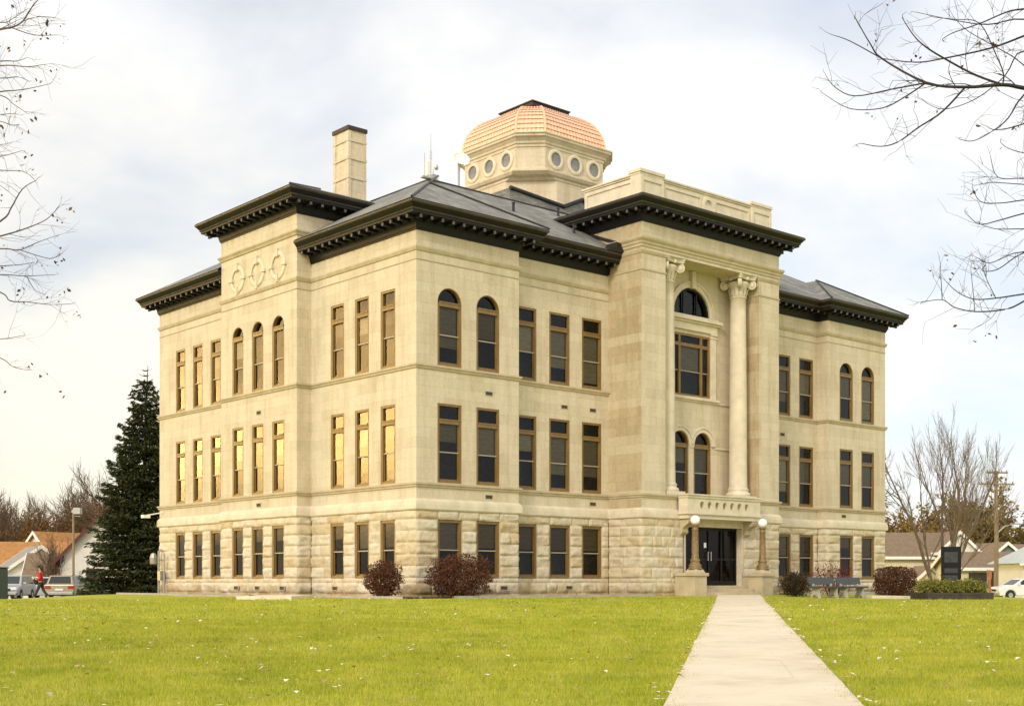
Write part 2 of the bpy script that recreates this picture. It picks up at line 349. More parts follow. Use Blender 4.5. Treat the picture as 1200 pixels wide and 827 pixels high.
M['yellowgreen'] = leafmat('yellow_green_leaf', [(0.27, 0.24, 0.04), (0.16, 0.18, 0.032), (0.36, 0.30, 0.07), (0.11, 0.14, 0.03)], 0.2)
M['needle'] = leafmat('spruce_needle', [(0.028, 0.038, 0.013), (0.048, 0.058, 0.018), (0.018, 0.026, 0.010), (0.070, 0.072, 0.024)])
M['rustleaf'] = leafmat('rust_oak_leaf', [(0.17, 0.070, 0.022), (0.11, 0.050, 0.018), (0.22, 0.11, 0.035)], 0.2)
M['goldleaf'] = leafmat('dull_gold_leaf', [(0.32, 0.18, 0.045), (0.22, 0.13, 0.035), (0.18, 0.14, 0.04)], 0.2)
M['olive'] = leafmat('olive_leaf', [(0.22, 0.165, 0.045), (0.15, 0.13, 0.04), (0.29, 0.20, 0.06)], 0.2)
M['deadleaf'] = leafmat('dead_leaf', [(0.07, 0.035, 0.02), (0.14, 0.08, 0.04)])
M['fallen'] = leafmat('fallen_leaf', [(0.72, 0.65, 0.48), (0.62, 0.52, 0.32), (0.40, 0.20, 0.08), (0.80, 0.76, 0.64), (0.78, 0.72, 0.56), (0.20, 0.10, 0.04), (0.74, 0.66, 0.44)])

def grassmat(blade):
    t = NT('grass_blade' if blade else 'lawn_turf')
    pos = t.n('ShaderNodeNewGeometry')
    n1 = t.noise(pos.outputs['Position'], 0.8, 8, 0.72)
    n2 = t.noise(pos.outputs['Position'], 1.7, 6, 0.72)
    c = t.ramp(n1, [(0.30, (0.23, 0.285, 0.020)), (0.5, (0.355, 0.39, 0.029)), (0.70, (0.49, 0.475, 0.054))])
    c = t.mix(t.ramp(n2, [(0.45, (0, 0, 0)), (0.72, (0.7,)*3)]), c, (0.56, 0.50, 0.12))
    if blade:
        v = t.ramp(pos.outputs['Random Per Island'], [(0.0, (0.62, 0.72, 0.6)), (0.5, (1.0, 1.0, 1.0)), (0.84, (1.2, 1.15, 1.2)), (0.93, (1.7, 1.35, 2.2)), (0.975, (0.75, 0.42, 0.7))])
        c = t.mix(1.0, c, v, 'MULTIPLY')
    else:
        n3 = t.noise(pos.outputs['Position'], 22, 4, 0.7)
        c = t.mix(1.0, c, t.ramp(n3, [(0.3, (0.72, 0.75, 0.7)), (0.7, (1.15, 1.12, 1.1))]), 'MULTIPLY')
        t.bump(n3, 0.6, 0.05)
    t.l(c, t.p.inputs['Base Color']); t.p.inputs['Roughness'].default_value = 0.75; t.p.inputs['Specular IOR Level'].default_value = 0.15
    if blade:
        tl = t.n('ShaderNodeBsdfTranslucent'); t.l(c, tl.inputs[0])
        mx = t.n('ShaderNodeMixShader'); mx.inputs[0].default_value = 0.3
        t.l(t.p.outputs[0], mx.inputs[1]); t.l(tl.outputs[0], mx.inputs[2]); t.l(mx.outputs[0], t.o.inputs[0])
    return t.m
M['grass'] = grassmat(True); M['turf'] = grassmat(False)

# ------------------------------------------------------------------ helpers
class MB:
    """collects faces and links them as ONE mesh object"""
    def __init__(s): s.v = []; s.f = []; s.mi = []; s.cur = 0; s.sm = []; s.smooth = False
    def add(s, verts, faces, mi=None):
        b = len(s.v); s.v.extend(verts)
        for f in faces:
            s.f.append([b + i for i in f]); s.mi.append(s.cur if mi is None else mi); s.sm.append(s.smooth)
    def box(s, x0, x1, y0, y1, z0, z1, mi=None):
        s.add([(x0,y0,z0),(x1,y0,z0),(x1,y1,z0),(x0,y1,z0),(x0,y0,z1),(x1,y0,z1),(x1,y1,z1),(x0,y1,z1)],
              [(0,3,2,1),(4,5,6,7),(0,1,5,4),(1,2,6,5),(2,3,7,6),(3,0,4,7)], mi)
    def quad(s, a, b, c, d, mi=None): s.add([a, b, c, d], [(0, 1, 2, 3)], mi)
    def prism(s, poly, z0, z1, poly2=None, mi=None, caps=True):
        n = len(poly); p2 = poly2 or poly
        v = [(x, y, z0) for x, y in poly] + [(x, y, z1) for x, y in p2]
        f = [(i, (i + 1) % n, n + (i + 1) % n, n + i) for i in range(n)]
        if caps: f += [tuple(reversed(range(n))), tuple(range(n, 2 * n))]
        s.add(v, f, mi)
    def extr(s, prof, x0, x1, axis='x', mi=None):
        """a closed 2D profile extruded along x (profile = (y,z)) or y (profile = (x,z))"""
        n = len(prof)
        if axis == 'x': v = [(x0, p, q) for p, q in prof] + [(x1, p, q) for p, q in prof]
        else: v = [(p, x0, q) for p, q in prof] + [(p, x1, q) for p, q in prof]
        s.add(v, [(i, (i + 1) % n, n + (i + 1) % n, n + i) for i in range(n)] + [tuple(reversed(range(n))), tuple(range(n, 2 * n))], mi)
    def lathe(s, prof, cx=0, cy=0, n=24, mi=None):
        v = []; f = []
        for r, z in prof:
            for i in range(n):
                a = 2 * math.pi * i / n; v.append((cx + r * math.cos(a), cy + r * math.sin(a), z))
        for j in range(len(prof) - 1):
            for i in range(n):
                f.append((j*n + i, j*n + (i+1) % n, (j+1)*n + (i+1) % n, (j+1)*n + i))
        f.append(tuple(reversed(range(n)))); f.append(tuple((len(prof)-1)*n + i for i in range(n)))
        s.add(v, f, mi)
    def tube(s, pts, rads, n=6, cap=True, mi=None):
        pts = [Vector(p) for p in pts]
        v = []; f = []; ref = None
        for i, p in enumerate(pts):
            d = (pts[min(i+1, len(pts)-1)] - pts[max(i-1, 0)])
            if d.length < 1e-9: d = Vector((0, 0, 1))
            d.normalize()
            if ref is None or abs(ref.dot(d)) > 0.95: ref = Vector((1, 0, 0)) if abs(d.x) < 0.8 else Vector((0, 1, 0))
            u = d.cross(ref).normalized(); wv = d.cross(u); ref = -wv if False else ref
            for k in range(n):
                a = 2 * math.pi * k / n
                q = p + (u * math.cos(a) + wv * math.sin(a)) * rads[i]; v.append((q.x, q.y, q.z))
        for j in range(len(pts) - 1):
            for k in range(n): f.append((j*n + k, j*n + (k+1) % n, (j+1)*n + (k+1) % n, (j+1)*n + k))
        if cap: f += [tuple(reversed(range(n))), tuple((len(pts)-1)*n + k for k in range(n))]
        s.add(v, f, mi)
    def sphere(s, c, r, n=16, m=10, mi=None, sz=1.0):
        prof = [(max(1e-4, r * math.sin(math.pi * j / m)), c[2] - r * sz * math.cos(math.pi * j / m)) for j in range(m + 1)]
        s.lathe(prof, c[0], c[1], n, mi)
    def sweep(s, path, prof, closed=False, mi=None, mis=None):
        """profile of (out, z) run along a plan path whose outside is on the right"""
        n = len(path); P = [Vector(p) for p in path]
        offs = []
        for i in range(n):
            d0 = (P[i] - P[i-1]) if (closed or i > 0) else None
            d1 = (P[(i+1) % n] - P[i]) if (closed or i < n-1) else None
            if d0 is None: d0 = d1
            if d1 is None: d1 = d0
            d0 = d0.normalized(); d1 = d1.normalized()
            n0 = Vector((d0.y, -d0.x)); n1 = Vector((d1.y, -d1.x))
            m = (n0 + n1); m = m / max(1e-6, m.dot(n0)) if m.length > 1e-6 else n0
            offs.append(m)
        k = len(prof); v = []
        for i in range(n):
            for o, z in prof: v.append((P[i].x + offs[i].x * o, P[i].y + offs[i].y * o, z))
        for i in range(n if closed else n - 1):
            j = (i + 1) % n
            for q in range(k - 1):
                s.add([v[i*k+q], v[j*k+q], v[j*k+q+1], v[i*k+q+1]], [(0, 1, 2, 3)], mis[q] if mis else mi)
        if not closed:
            s.add(v[:k], [tuple(reversed(range(k)))], mi); s.add(v[-k:], [tuple(range(k))], mi)
    def mesh(s, name, mats, weld=True):
        me = bpy.data.meshes.new(name)
        me.from_pydata([tuple(x) for x in s.v], [], s.f)
        for m in (mats if isinstance(mats, (list, tuple)) else [mats]): me.materials.append(m)
        me.polygons.foreach_set('material_index', s.mi)
        me.polygons.foreach_set('use_smooth', s.sm)
        if weld:
            bm = bmesh.new(); bm.from_mesh(me)
            bmesh.ops.remove_doubles(bm, verts=bm.verts, dist=1e-5)
            bm.to_mesh(me); bm.free()
        me.update(); return me
    def build(s, name, mats, parent=None, bevel=0.0, weld=True):
        o = bpy.data.objects.new(name, s.mesh(name, mats, weld)); COL.objects.link(o)
        if parent: o.parent = parent
        if bevel:
            b = o.modifiers.new('bevel', 'BEVEL'); b.width = bevel; b.segments = 2; b.limit_method = 'ANGLE'; b.angle_limit = R(40)
        return o

def npmesh(name, verts, faces, mat, parent=None):
    """fast mesh from numpy arrays, faces (n,3) or (n,4)"""
    me = bpy.data.meshes.new(name); k = faces.shape[1]
    me.vertices.add(len(verts)); me.vertices.foreach_set('co', np.ascontiguousarray(verts, dtype=np.float32).ravel())
    me.loops.add(faces.size); me.loops.foreach_set('vertex_index', faces.astype(np.int32).ravel())
    me.polygons.add(len(faces)); me.polygons.foreach_set('loop_start', np.arange(0, faces.size, k, dtype=np.int32))
    me.update(calc_edges=True)
    me.materials.append(mat)
    o = bpy.data.objects.new(name, me); COL.objects.link(o)
    if parent: o.parent = parent
    return o

def tag(o, label=None, cat=None, group=None, kind=None):
    if label: o['label'] = label
    if cat: o['category'] = cat
    if group: o['group'] = group
    if kind: o['kind'] = kind
    return o
def empty(name, loc, rz=0.0, label=None, cat=None, group=None):
    o = bpy.data.objects.new(name, None); COL.objects.link(o); o.empty_display_size = 0.3
    o.location = loc; o.rotation_euler = (0, 0, rz); return tag(o, label, cat, group)
def copy_tree(o, parent=None):
    c = o.copy(); COL.objects.link(c)
    if parent: c.parent = parent
    for ch in list(o.children): copy_tree(ch, c)
    return c

# ------------------------------------------------------------------ ground
TH = math.atan2(0.657, 0.7535); CU, SU = math.cos(TH), math.sin(TH)
BX, BY = -3.534, 48.4
def W(a, b): return (BX + CU * a - SU * b, BY + SU * a + CU * b)
def ss(e0, e1, x):
    t = np.clip((x - e0) / (e1 - e0), 0, 1); return t * t * (3 - 2 * t)
def gz(x, y):
    x = np.asarray(x, float); y = np.asarray(y, float)
    g = np.where(y < 51, -1.31 + 0.0123 * y, -0.0133 * np.minimum(y, 170))
    a = (x - BX) * CU + (y - BY) * SU; b = -(x - BX) * SU + (y - BY) * CU
    da = np.maximum(np.maximum(-0.7 - a, a - 30.6), 0); db = np.maximum(np.maximum(-1.4 - b, b - 20.9), 0)
    d = np.hypot(da, db)
    wgt = 1 - ss(1.0, 8.0, d)
    return EYE + g * (1 - wgt) + (-0.57) * wgt
def gzf(x, y): return float(gz(x, y))
def bdist(x, y):
    a = (x - BX) * CU + (y - BY) * SU; b = -(x - BX) * SU + (y - BY) * CU
    da = np.maximum(np.maximum(-0.7 - a, a - 30.6), 0); db = np.maximum(np.maximum(-1.4 - b, b - 20.9), 0)
    return np.hypot(da, db)
PA, PB = Vector((2.36 - 0.1687 * 14, -1.7)), Vector((10.07, 58.0))       # path centre line
PD = (PB - PA).normalized(); PN = Vector((PD.y, -PD.x)); PW = 0.905
def pathdist(x, y): return (x - PA.x) * PN.x + (y - PA.y) * PN.y

def axis(stops):
    o = []
    for a, b, st in stops: o.append(np.arange(a, b, st))
    return np.concatenate(o + [np.array([stops[-1][1]])])
gx_ = axis([(-700, -100, 60), (-100, -40, 6), (-40, 50, 1.0), (50, 110, 6), (110, 700, 60)])
gy_ = axis([(-120, 0, 10), (0, 90, 1.0), (90, 200, 6), (200, 1400, 100)])
GX, GY = np.meshgrid(gx_, gy_)
gv = np.stack([GX, GY, gz(GX, GY)], -1).reshape(-1, 3)
nx, ny = len(gx_), len(gy_)
ii, jj = np.meshgrid(np.arange(nx - 1), np.arange(ny - 1))
k0 = (jj * nx + ii).ravel()
lawn = npmesh('lawn', gv, np.stack([k0, k0 + 1, k0 + nx + 1, k0 + nx], 1), M['turf'])
tag(lawn, kind='structure')

def strip(name, pts, width, mat, lift, kind='structure', step=1.0):
    """a sheet laid along a line on the ground"""
    v = []; f = []
    P = [Vector(p) for p in pts]
    samples = []
    for i in range(len(P) - 1):
        n = max(1, int((P[i+1] - P[i]).length / step))
        samples += [P[i].lerp(P[i+1], k / n) for k in range(n)]
    samples.append(P[-1])
    for i, p in enumerate(samples):
        d = (samples[min(i+1, len(samples)-1)] - samples[max(i-1, 0)]).normalized(); nn = Vector((d.y, -d.x))
        for t in (-1, 0, 1):
            q = p + nn * width * 0.5 * t; v.append((q.x, q.y, gzf(q.x, q.y) + lift))
    for i in range(len(samples) - 1):
        for t in (0, 1): f.append((i*3 + t, (i+1)*3 + t, (i+1)*3 + t + 1, i*3 + t + 1))
    f = [tuple(reversed(q)) for q in f]
    o = npmesh(name, np.array(v), np.array(f), mat); tag(o, kind=kind); return o

# concrete entrance path, slabs with joints and a thickness
pm = MB(); L = (PB - PA).length; s_ = 0.0
while s_ < L - 0.05:
    e_ = min(s_ + 1.52, L)
    c = []
    for t, sd_ in ((s_ + 0.014, -1), (s_ + 0.014, 1), (e_ - 0.014, 1), (e_ - 0.014, -1)):
        q = PA + PD * t + PN * PW * sd_; c.append((q.x, q.y, gzf(q.x, q.y) + 0.035 + random.uniform(-0.008, 0.008)))
    lo = [(x, y, z - 0.12) for x, y, z in c]
    pm.add(c + lo, [(0, 1, 2, 3), (0, 4, 5, 1), (1, 5, 6, 2), (2, 6, 7, 3), (3, 7, 4, 0)])
    s_ = e_
pm.box
pth = pm.build('concrete_path', M['concrete'], weld=False); tag(pth, kind='structure')

# short concrete walk out on the grass at the left, and one at the right
def slab(name, p, q, wd, top):
    P0, Q0 = Vector(p), Vector(q); nn = Vector(((Q0 - P0).y, -(Q0 - P0).x)).normalized() * wd / 2
    c = [P0 + nn, Q0 + nn, Q0 - nn, P0 - nn]; m = MB(); hi = [(v.x, v.y, gzf(v.x, v.y) + top) for v in c]
    m.add(hi + [(x, y, z - .3) for x, y, z in hi], [(0, 1, 2, 3), (0, 4, 5, 1), (1, 5, 6, 2), (2, 6, 7, 3), (3, 7, 4, 0)])
    o = m.build(name, M['concrete'], weld=False); bmx = bmesh.new(); bmx.from_mesh(o.data); bmesh.ops.recalc_face_normals(bmx, faces=bmx.faces); bmx.to_mesh(o.data); bmx.free(); tag(o, kind='structure')
slab('concrete_walk', (-9.85, 48.9), (-7.65, 47.9), 1.5, 0.12)
slab('side_walk', (15.3, 56.6), (17.9, 57.4), 1.0, 0.11)
strip('parking_lot', [(-75, 88), (-24, 88)], 26, M['asphalt'], 0.02, step=4)
strip('street', [(34, 82), (120, 82)], 9, M['asphalt'], 0.02, step=4)

# planting bed round the walls
bed = MB()
bp = [(-0.02, 20.9), (-0.02, 13.5), (-0.72, 13.5), (-0.72, 7.1), (-0.02, 7.1), (-0.02, -0.02), (5.1, -0.02), (10.65, -0.02), (12.5, -1.35)]
bp2 = [(19.0, -1.35), (20.0, -0.02), (30.62, -0.02)]
def bedstrip(path, wd):
    P = [Vector(p) for p in path]
    for i in range(len(P) - 1):
        d = (P[i+1] - P[i]).normalized(); nn = Vector((d.y, -d.x)); n = max(1, int((P[i+1] - P[i]).length / 1.0))
        for k in range(n):
            a0 = P[i].lerp(P[i+1], k / n); a1 = P[i].lerp(P[i+1], (k+1) / n)
            q = [a0 + nn * wd, a1 + nn * wd, a1, a0]
            bed.quad(*[(W(p.x, p.y)[0], W(p.x, p.y)[1], gzf(*W(p.x, p.y)) + 0.03) for p in q])
            # stone edging
            e = [a0 + nn * (wd + 0.12), a1 + nn * (wd + 0.12), a1 + nn * wd, a0 + nn * wd]
            top = [(W(p.x, p.y)[0], W(p.x, p.y)[1], gzf(*W(p.x, p.y)) + 0.085) for p in e]
            low = [(x, y, z - 0.2) for x, y, z in top]
            bed.add(top + low, [(0, 1, 2, 3), (0, 4, 5, 1), (2, 6, 7, 3)], 1)
for seg in ([(-0.02, 20.9), (-0.02, 13.6)], [(-0.72, 13.5), (-0.72, 7.1)], [(-0.02, 7.0), (-0.02, -2.2)], [(0.0, -0.02), (10.6, -0.02)], [(20.0, -0.02), (30.6, -0.02)]):
    bedstrip(seg, 2.1)
bo = bed.build('planting_bed', [M['mulch'], M['concrete_grey']], weld=False); tag(bo, kind='structure')

# grass blades standing on the near lawn
def blades(n, y0, y1, h, wd):
    u = RNG.random(n); y = np.sqrt(y0**2 + u * (y1**2 - y0**2))
    x = (RNG.random(n) * 2 - 1) * (0.46 * y + 4.0)
    pd = np.abs(pathdist(x, y)); edge = PW - 0.07 + 0.07 * np.sin(y * 2.1 + np.sign(pathdist(x, y)) * 2) + 0.05 * np.sin(y * 7.3) + RNG.normal(0, 0.05, n)
    keep = (pd > edge) & (bdist(x, y) > 2.25)
    x, y = x[keep], y[keep]; n = len(x); z = gz(x, y)
    ang = RNG.random(n) * 2 * np.pi; hh = h * (0.55 + 0.9 * RNG.random(n)); ln = hh * (RNG.random(n) * 0.9)
    la = RNG.random(n) * 2 * np.pi
    dx, dy = np.cos(ang) * wd * 0.5, np.sin(ang) * wd * 0.5
    v = np.empty((n, 3, 3)); v[:, 0] = np.stack([x - dx, y - dy, z - 0.005], 1); v[:, 1] = np.stack([x + dx, y + dy, z - 0.005], 1)
    v[:, 2] = np.stack([x + np.cos(la) * ln, y + np.sin(la) * ln, z + hh], 1)
    return v.reshape(-1, 3)
gvv = np.concatenate([blades(210000, 9.5, 20, 0.050, 0.008), blades(150000, 20, 32, 0.055, 0.012), blades(90000, 32, 51, 0.06, 0.02)])
go = npmesh('grass', gvv, np.arange(len(gvv)).reshape(-1, 3), M['grass'])
tag(go, 'short yellow green grass blades of the lawn beside the path', 'grass', kind='stuff')

# fallen leaves
def fallen(n, y0, y1, xs, edge=False):
    u = RNG.random(n); y = np.sqrt(y0**2 + u * (y1**2 - y0**2)); x = (RNG.random(n) * 2 - 1) * (0.44 * y + 2)
    if edge:
        s2 = RNG.random(n) * 46 + 11; sgn = np.where(RNG.random(n) < 0.5, -1, 1); off = sgn * (PW + np.abs(RNG.normal(0, 0.09, n)) - 0.05)
        x = PA.x + PD.x * s2 + PN.x * off; y = PA.y + PD.y * s2 + PN.y * off
    clump = .5 + .5 * np.sin(x * 1.3 + 2 * np.sin(y * .5)) * np.sin(y * .8 + 1.5 * np.sin(x * .7)) + .25 * np.sin(x * 4.1) * np.sin(y * 2.7)
    keep = ((RNG.random(n) < clump * 1.3) | edge) & (np.abs(pathdist(x, y)) > PW * (0.96 if not edge else 0.85)) & (bdist(x, y) > 2.3); x, y = x[keep], y[keep]; n = len(x)
    z = gz(x, y) + 0.055 + RNG.random(n) * 0.025
    sz = xs * (0.5 + RNG.random(n)); ang = RNG.random(n) * 6.283; tl = RNG.random(n); fold = 0.5 * sz
    c, s = np.cos(ang), np.sin(ang); v = np.empty((n, 5, 3))
    loc = [(-1.0, 0, 0.0), (0, -0.8, 1), (0.1, 0, 0.0), (0, 0.8, 1), (1.0, 0, 0.3)]
    for k, (px, py, pz) in enumerate(loc):
        lx, ly = px * sz, py * sz; lz = pz * fold * tl + (px + 1) * sz * 0.28 * tl
        v[:, k] = np.stack([x + c * lx - s * ly, y + s * lx + c * ly, z + lz], 1)
    b = np.arange(n)[:, None] * 5
    f = np.concatenate([b + np.array([0, 1, 2]), b + np.array([1, 4, 2]), b + np.array([0, 2, 3]), b + np.array([2, 4, 3])])
    return v.reshape(-1, 3), f
V = []; Fc = []; base = 0
for a in ((760, 10, 22, 0.034), (1250, 22, 48, 0.044), (330, 11, 50, 0.030, True)):
    v_, f_ = fallen(*a); V.append(v_); Fc.append(f_ + base); base += len(v_)
lf = npmesh('fallen_leaves', np.concatenate(V), np.concatenate(Fc), M['fallen'])
tag(lf, 'pale and brown fallen leaves scattered over the lawn', 'leaves', kind='stuff')

#==COURTHOUSE==
# ------------------------------------------------------------------ courthouse
CH = empty('courthouse', (BX, BY, EYE), TH, 'three storey pale limestone courthouse with a copper dome and dark cornices', 'building')
ZB = -0.95                      # foot of the walls, below the ground
PX0, PX1 = 10.7, 19.9           # portico sides
MID = 15.3

def arc(s0, s1, zs, n=14):
    r = (s1 - s0) / 2; c = (s0 + s1) / 2
    return [(c - r * math.cos(math.pi * i / n), zs + r * math.sin(math.pi * i / n)) for i in range(n + 1)]

def wall(mb, p0, d, s0, s1, z0, z1, ops=(), depth=0.27):
    """flat wall face from s0 to s1 along d with real openings and reveals"""
    d = Vector(d); p0 = Vector(p0); o = Vector((d.y, -d.x))
    def P(s, z, dd=0.0):
        q = p0 + d * s - o * dd; return (q.x, q.y, z)
    ops = [q for q in ops if q['s1'] > s0 and q['s0'] < s1 and q['z1'] > z0 and q['z0'] < z1]
    xs = sorted({s0, s1} | {max(s0, q['s0']) for q in ops} | {min(s1, q['s1']) for q in ops})
    zs = sorted({z0, z1} | {max(z0, q['z0']) for q in ops} | {min(z1, q['z1']) for q in ops})
    for i in range(len(xs) - 1):
        for j in range(len(zs) - 1):
            cx, cz = (xs[i] + xs[i+1]) / 2, (zs[j] + zs[j+1]) / 2
            if any(q['s0'] < cx < q['s1'] and q['z0'] < cz < q['z1'] for q in ops): continue
            mb.quad(P(xs[i], zs[j]), P(xs[i+1], zs[j]), P(xs[i+1], zs[j+1]), P(xs[i], zs[j+1]))
    for q in ops:
        a, b, c, e = q['s0'], q['s1'], q['z0'], q['z1']; dp = q.get('depth', depth)
        if q.get('arch'):
            sp = e - (b - a) / 2; pts = arc(a, b, sp)
            for i in range(len(pts) - 1):
                (xa, za), (xb, zb) = pts[i], pts[i+1]
                mb.quad(P(xa, za), P(xb, zb), P(xb, e), P(xa, e)) if abs(za - e) + abs(zb - e) > 1e-6 else None
                mb.quad(P(xa, za), P(xa, za, dp), P(xb, zb, dp), P(xb, zb))
            top = sp
        else:
            top = e; mb.quad(P(a, e), P(a, e, dp), P(b, e, dp), P(b, e))
        mb.quad(P(a, c), P(a, c, dp), P(a, top, dp), P(a, top))
        mb.quad(P(b, c, dp), P(b, c), P(b, top), P(b, top, dp))
        mb.quad(P(a, c, dp), P(a, c), P(b, c), P(b, c, dp))

class Rock:
    """rock-faced courses: every block a pillow with a broken face"""
    def __init__(s): s.v = []; s.f = []; s.c = []; s.n = 0
    def block(s, p0, d, a, b, z0, z1, amp):
        d = Vector(d); o = Vector((d.y, -d.x)); st = 0.062
        n = max(3, int((b - a) / st)); m = max(3, int((z1 - z0) / st))
        S, Z = np.meshgrid(np.linspace(a, b, n + 1), np.linspace(z0, z1, m + 1))
        e = np.minimum(np.minimum(S - a, b - S), np.minimum(Z - z0, z1 - Z))
        pil = np.clip(e / 0.055, 0, 1) ** 0.7
        ph = RNG.random(6) * 6.28; kx, kz = RNG.uniform(2, 5, 3), RNG.uniform(3, 9, 3)
        h = 0.6 + 0.28 * np.sin(S * kx[0] + ph[0] + 2 * np.sin(Z * kz[0] + ph[1])) + 0.2 * np.sin(Z * kz[1] + S * kx[1] + ph[2]) + RNG.normal(0, 0.13, S.shape)
        tilt = RNG.uniform(-0.35, 0.35); h = h + tilt * (Z - (z0 + z1) / 2) / (z1 - z0) * 2
        D = pil * h * amp - 0.012 * (1 - np.clip(e / 0.02, 0, 1))
        x = p0[0] + d.x * S + o.x * D; y = p0[1] + d.y * S + o.y * D
        s.v.append(np.stack([x, y, Z], -1).reshape(-1, 3))
        i, j = np.meshgrid(np.arange(n), np.arange(m)); k = (j * (n + 1) + i).ravel() + s.n
        s.f.append(np.stack([k, k + 1, k + n + 2, k + n + 1], 1)); s.c.append(np.full((n + 1) * (m + 1), float(RNG.random() ** 2.2 * 0.8)))
        s.n += (n + 1) * (m + 1)
    def wall(s, p0, d, s0, s1, ops=(), amp=0.075):
        cs = [ZB, -0.45, -0.02, 0.17, 0.61, 1.05, 1.49, 1.93, 2.36, 2.70]
        for j in range(len(cs) - 1):
            z0, z1 = cs[j], cs[j+1]; cz = (z0 + z1) / 2
            spans = [(s0, s1)]
            for q in ops:
                if q['z0'] < cz < q['z1']:
                    spans = [x for a, b in spans for x in (((a, q['s0']), (q['s1'], b)) if a < q['s0'] and q['s1'] < b else ((a, min(b, q['s0'])),) if b > q['s0'] >= a else ((max(a, q['s1']), b),) if a < q['s1'] <= b else ((a, b),))]
            for a, b in spans:
                x = a
                while x < b - 1e-6:
                    l = RNG.uniform(0.55, 1.25)
                    if b - (x + l) < 0.4: l = b - x
                    if j == 8: l = max(l, min(b - x, 1.0))
                    s.block(p0, d, x, min(b, x + l), z0, z1, amp * (0.5 if j == 2 else 1.25 if j == 0 else 1)); x += l
    def build(s, name, parent):
        o = npmesh(name, np.concatenate(s.v), np.concatenate(s.f), M['rock'], parent)
        at = o.data.attributes.new('block', 'FLOAT', 'POINT'); at.data.foreach_set('value', np.concatenate(s.c).astype(np.float32))
        return o

# window positions -------------------------------------------------
S3, S2 = 8.14, 3.74                         # sills of the upper storeys
def front_ops(cs, wd, arched):
    r = []
    for c in cs:
        r.append(dict(s0=c-wd/2, s1=c+wd/2, z0=0.17, z1=2.36, kind='base'))
        r.append(dict(s0=c-wd/2, s1=c+wd/2, z0=S2, z1=6.72, kind='rect'))
        r.append(dict(s0=c-wd/2, s1=c+wd/2, z0=S3, z1=11.09, kind='arch' if arched else 'rect', arch=arched))
    return r
WF, WL = 1.17, 0.96
near = [1.57, 3.46]; rec = [5.97, 7.835, 9.70]
frec = [2 * MID - x for x in rec]; far = [2 * MID - x for x in near]
H = 20.9
leftA = [1.80, 3.53, 5.25]; bay = [8.63, 10.31, 11.99]; leftC = [15.25, 16.98, 18.70]
wins = []                                    # (x, y, rz, op)
am = MB(); bm_ = MB(); rk = Rock(); rkb = Rock()
WT = 2.70
def facade(p0, d, s0, s1, ops, top, mb=None, rockwall=None):
    dq = Vector(d); ib = Vector(p0) - Vector((dq.y, -dq.x)) * .022
    wall(am, (ib.x, ib.y), d, s0, s1, ZB, WT, [q for q in ops if q['kind'] == 'base'], .02)      # backing of the rock-faced courses
    wall(mb or am, p0, d, s0, s1, WT, top, [q for q in ops if q['kind'] != 'base'])
    (rockwall or rk).wall(p0, d, s0, s1, [q for q in ops if q['kind'] == 'base'])
    base = [q for q in ops if q['kind'] == 'base']
    dd = Vector(d); oo = Vector((dd.y, -dd.x))
    for q in base:       # reveals of the basement windows
        def P(s, z, k): t = Vector(p0) + dd * s - oo * k; return (t.x, t.y, z)
        a, b, c, e = q['s0'], q['s1'], q['z0'], q['z1']; i0, i1 = -0.02, 0.27
        am.quad(P(a, e, i0), P(a, e, i1), P(b, e, i1), P(b, e, i0)); am.quad(P(a, c, i0), P(a, c, i1), P(a, e, i1), P(a, e, i0))
        am.quad(P(b, c, i1), P(b, c, i0), P(b, e, i0), P(b, e, i1)); am.quad(P(a, c, i1), P(a, c, i0), P(b, c, i0), P(b, c, i1))
    rz = math.atan2(d[1], d[0])
    for q in ops:
        t = Vector(p0) + dd * q['s0']; wins.append((t.x, t.y, rz, q))
MT = 13.10
facade((0, 0), (1, 0), 0, 5.05, front_ops(near, WF, True), MT)
facade((0, 0.62), (1, 0), 5.05, PX0, front_ops(rec, WF, False), MT)
facade((0, 0.62), (1, 0), PX1, 25.55, front_ops(frec, WF, False), MT)
facade((0, 0), (1, 0), 25.55, 30.6, front_ops(far, WF, True), MT)
def left_ops(bs, arched=False):
    return front_ops([H - b for b in bs], WL, arched)
facade((0, H), (0, -1), H - 7.17, H, left_ops(leftA), MT)
facade((-0.69, H), (0, -1), H - 13.45, H - 7.17, left_ops(bay, True), 15.10)
facade((0, H), (0, -1), 0, H - 13.45, left_ops(leftC), MT)
# returns and plain sides
facade((5.05, 0), (0, 1), 0, 0.62, [], MT)
facade((25.55, 0.62), (0, -1), 0, 0.62, [], MT)
facade((-0.69, 7.17), (1, 0), 0, 0.69, [], 15.10)
facade((0, 13.45), (-1, 0), 0, 0.69, [], 15.10)
wall(am, (0, 7.17), (1, 0), 0, 5.0, MT - 0.2, 15.10); wall(am, (5.0, 13.45), (-1, 0), 0, 5.0, MT - 0.2, 15.10)
facade((30.6, 0), (0, 1), 0, H, [], MT); facade((30.6, H), (-1, 0), 0, 30.6, [], MT)
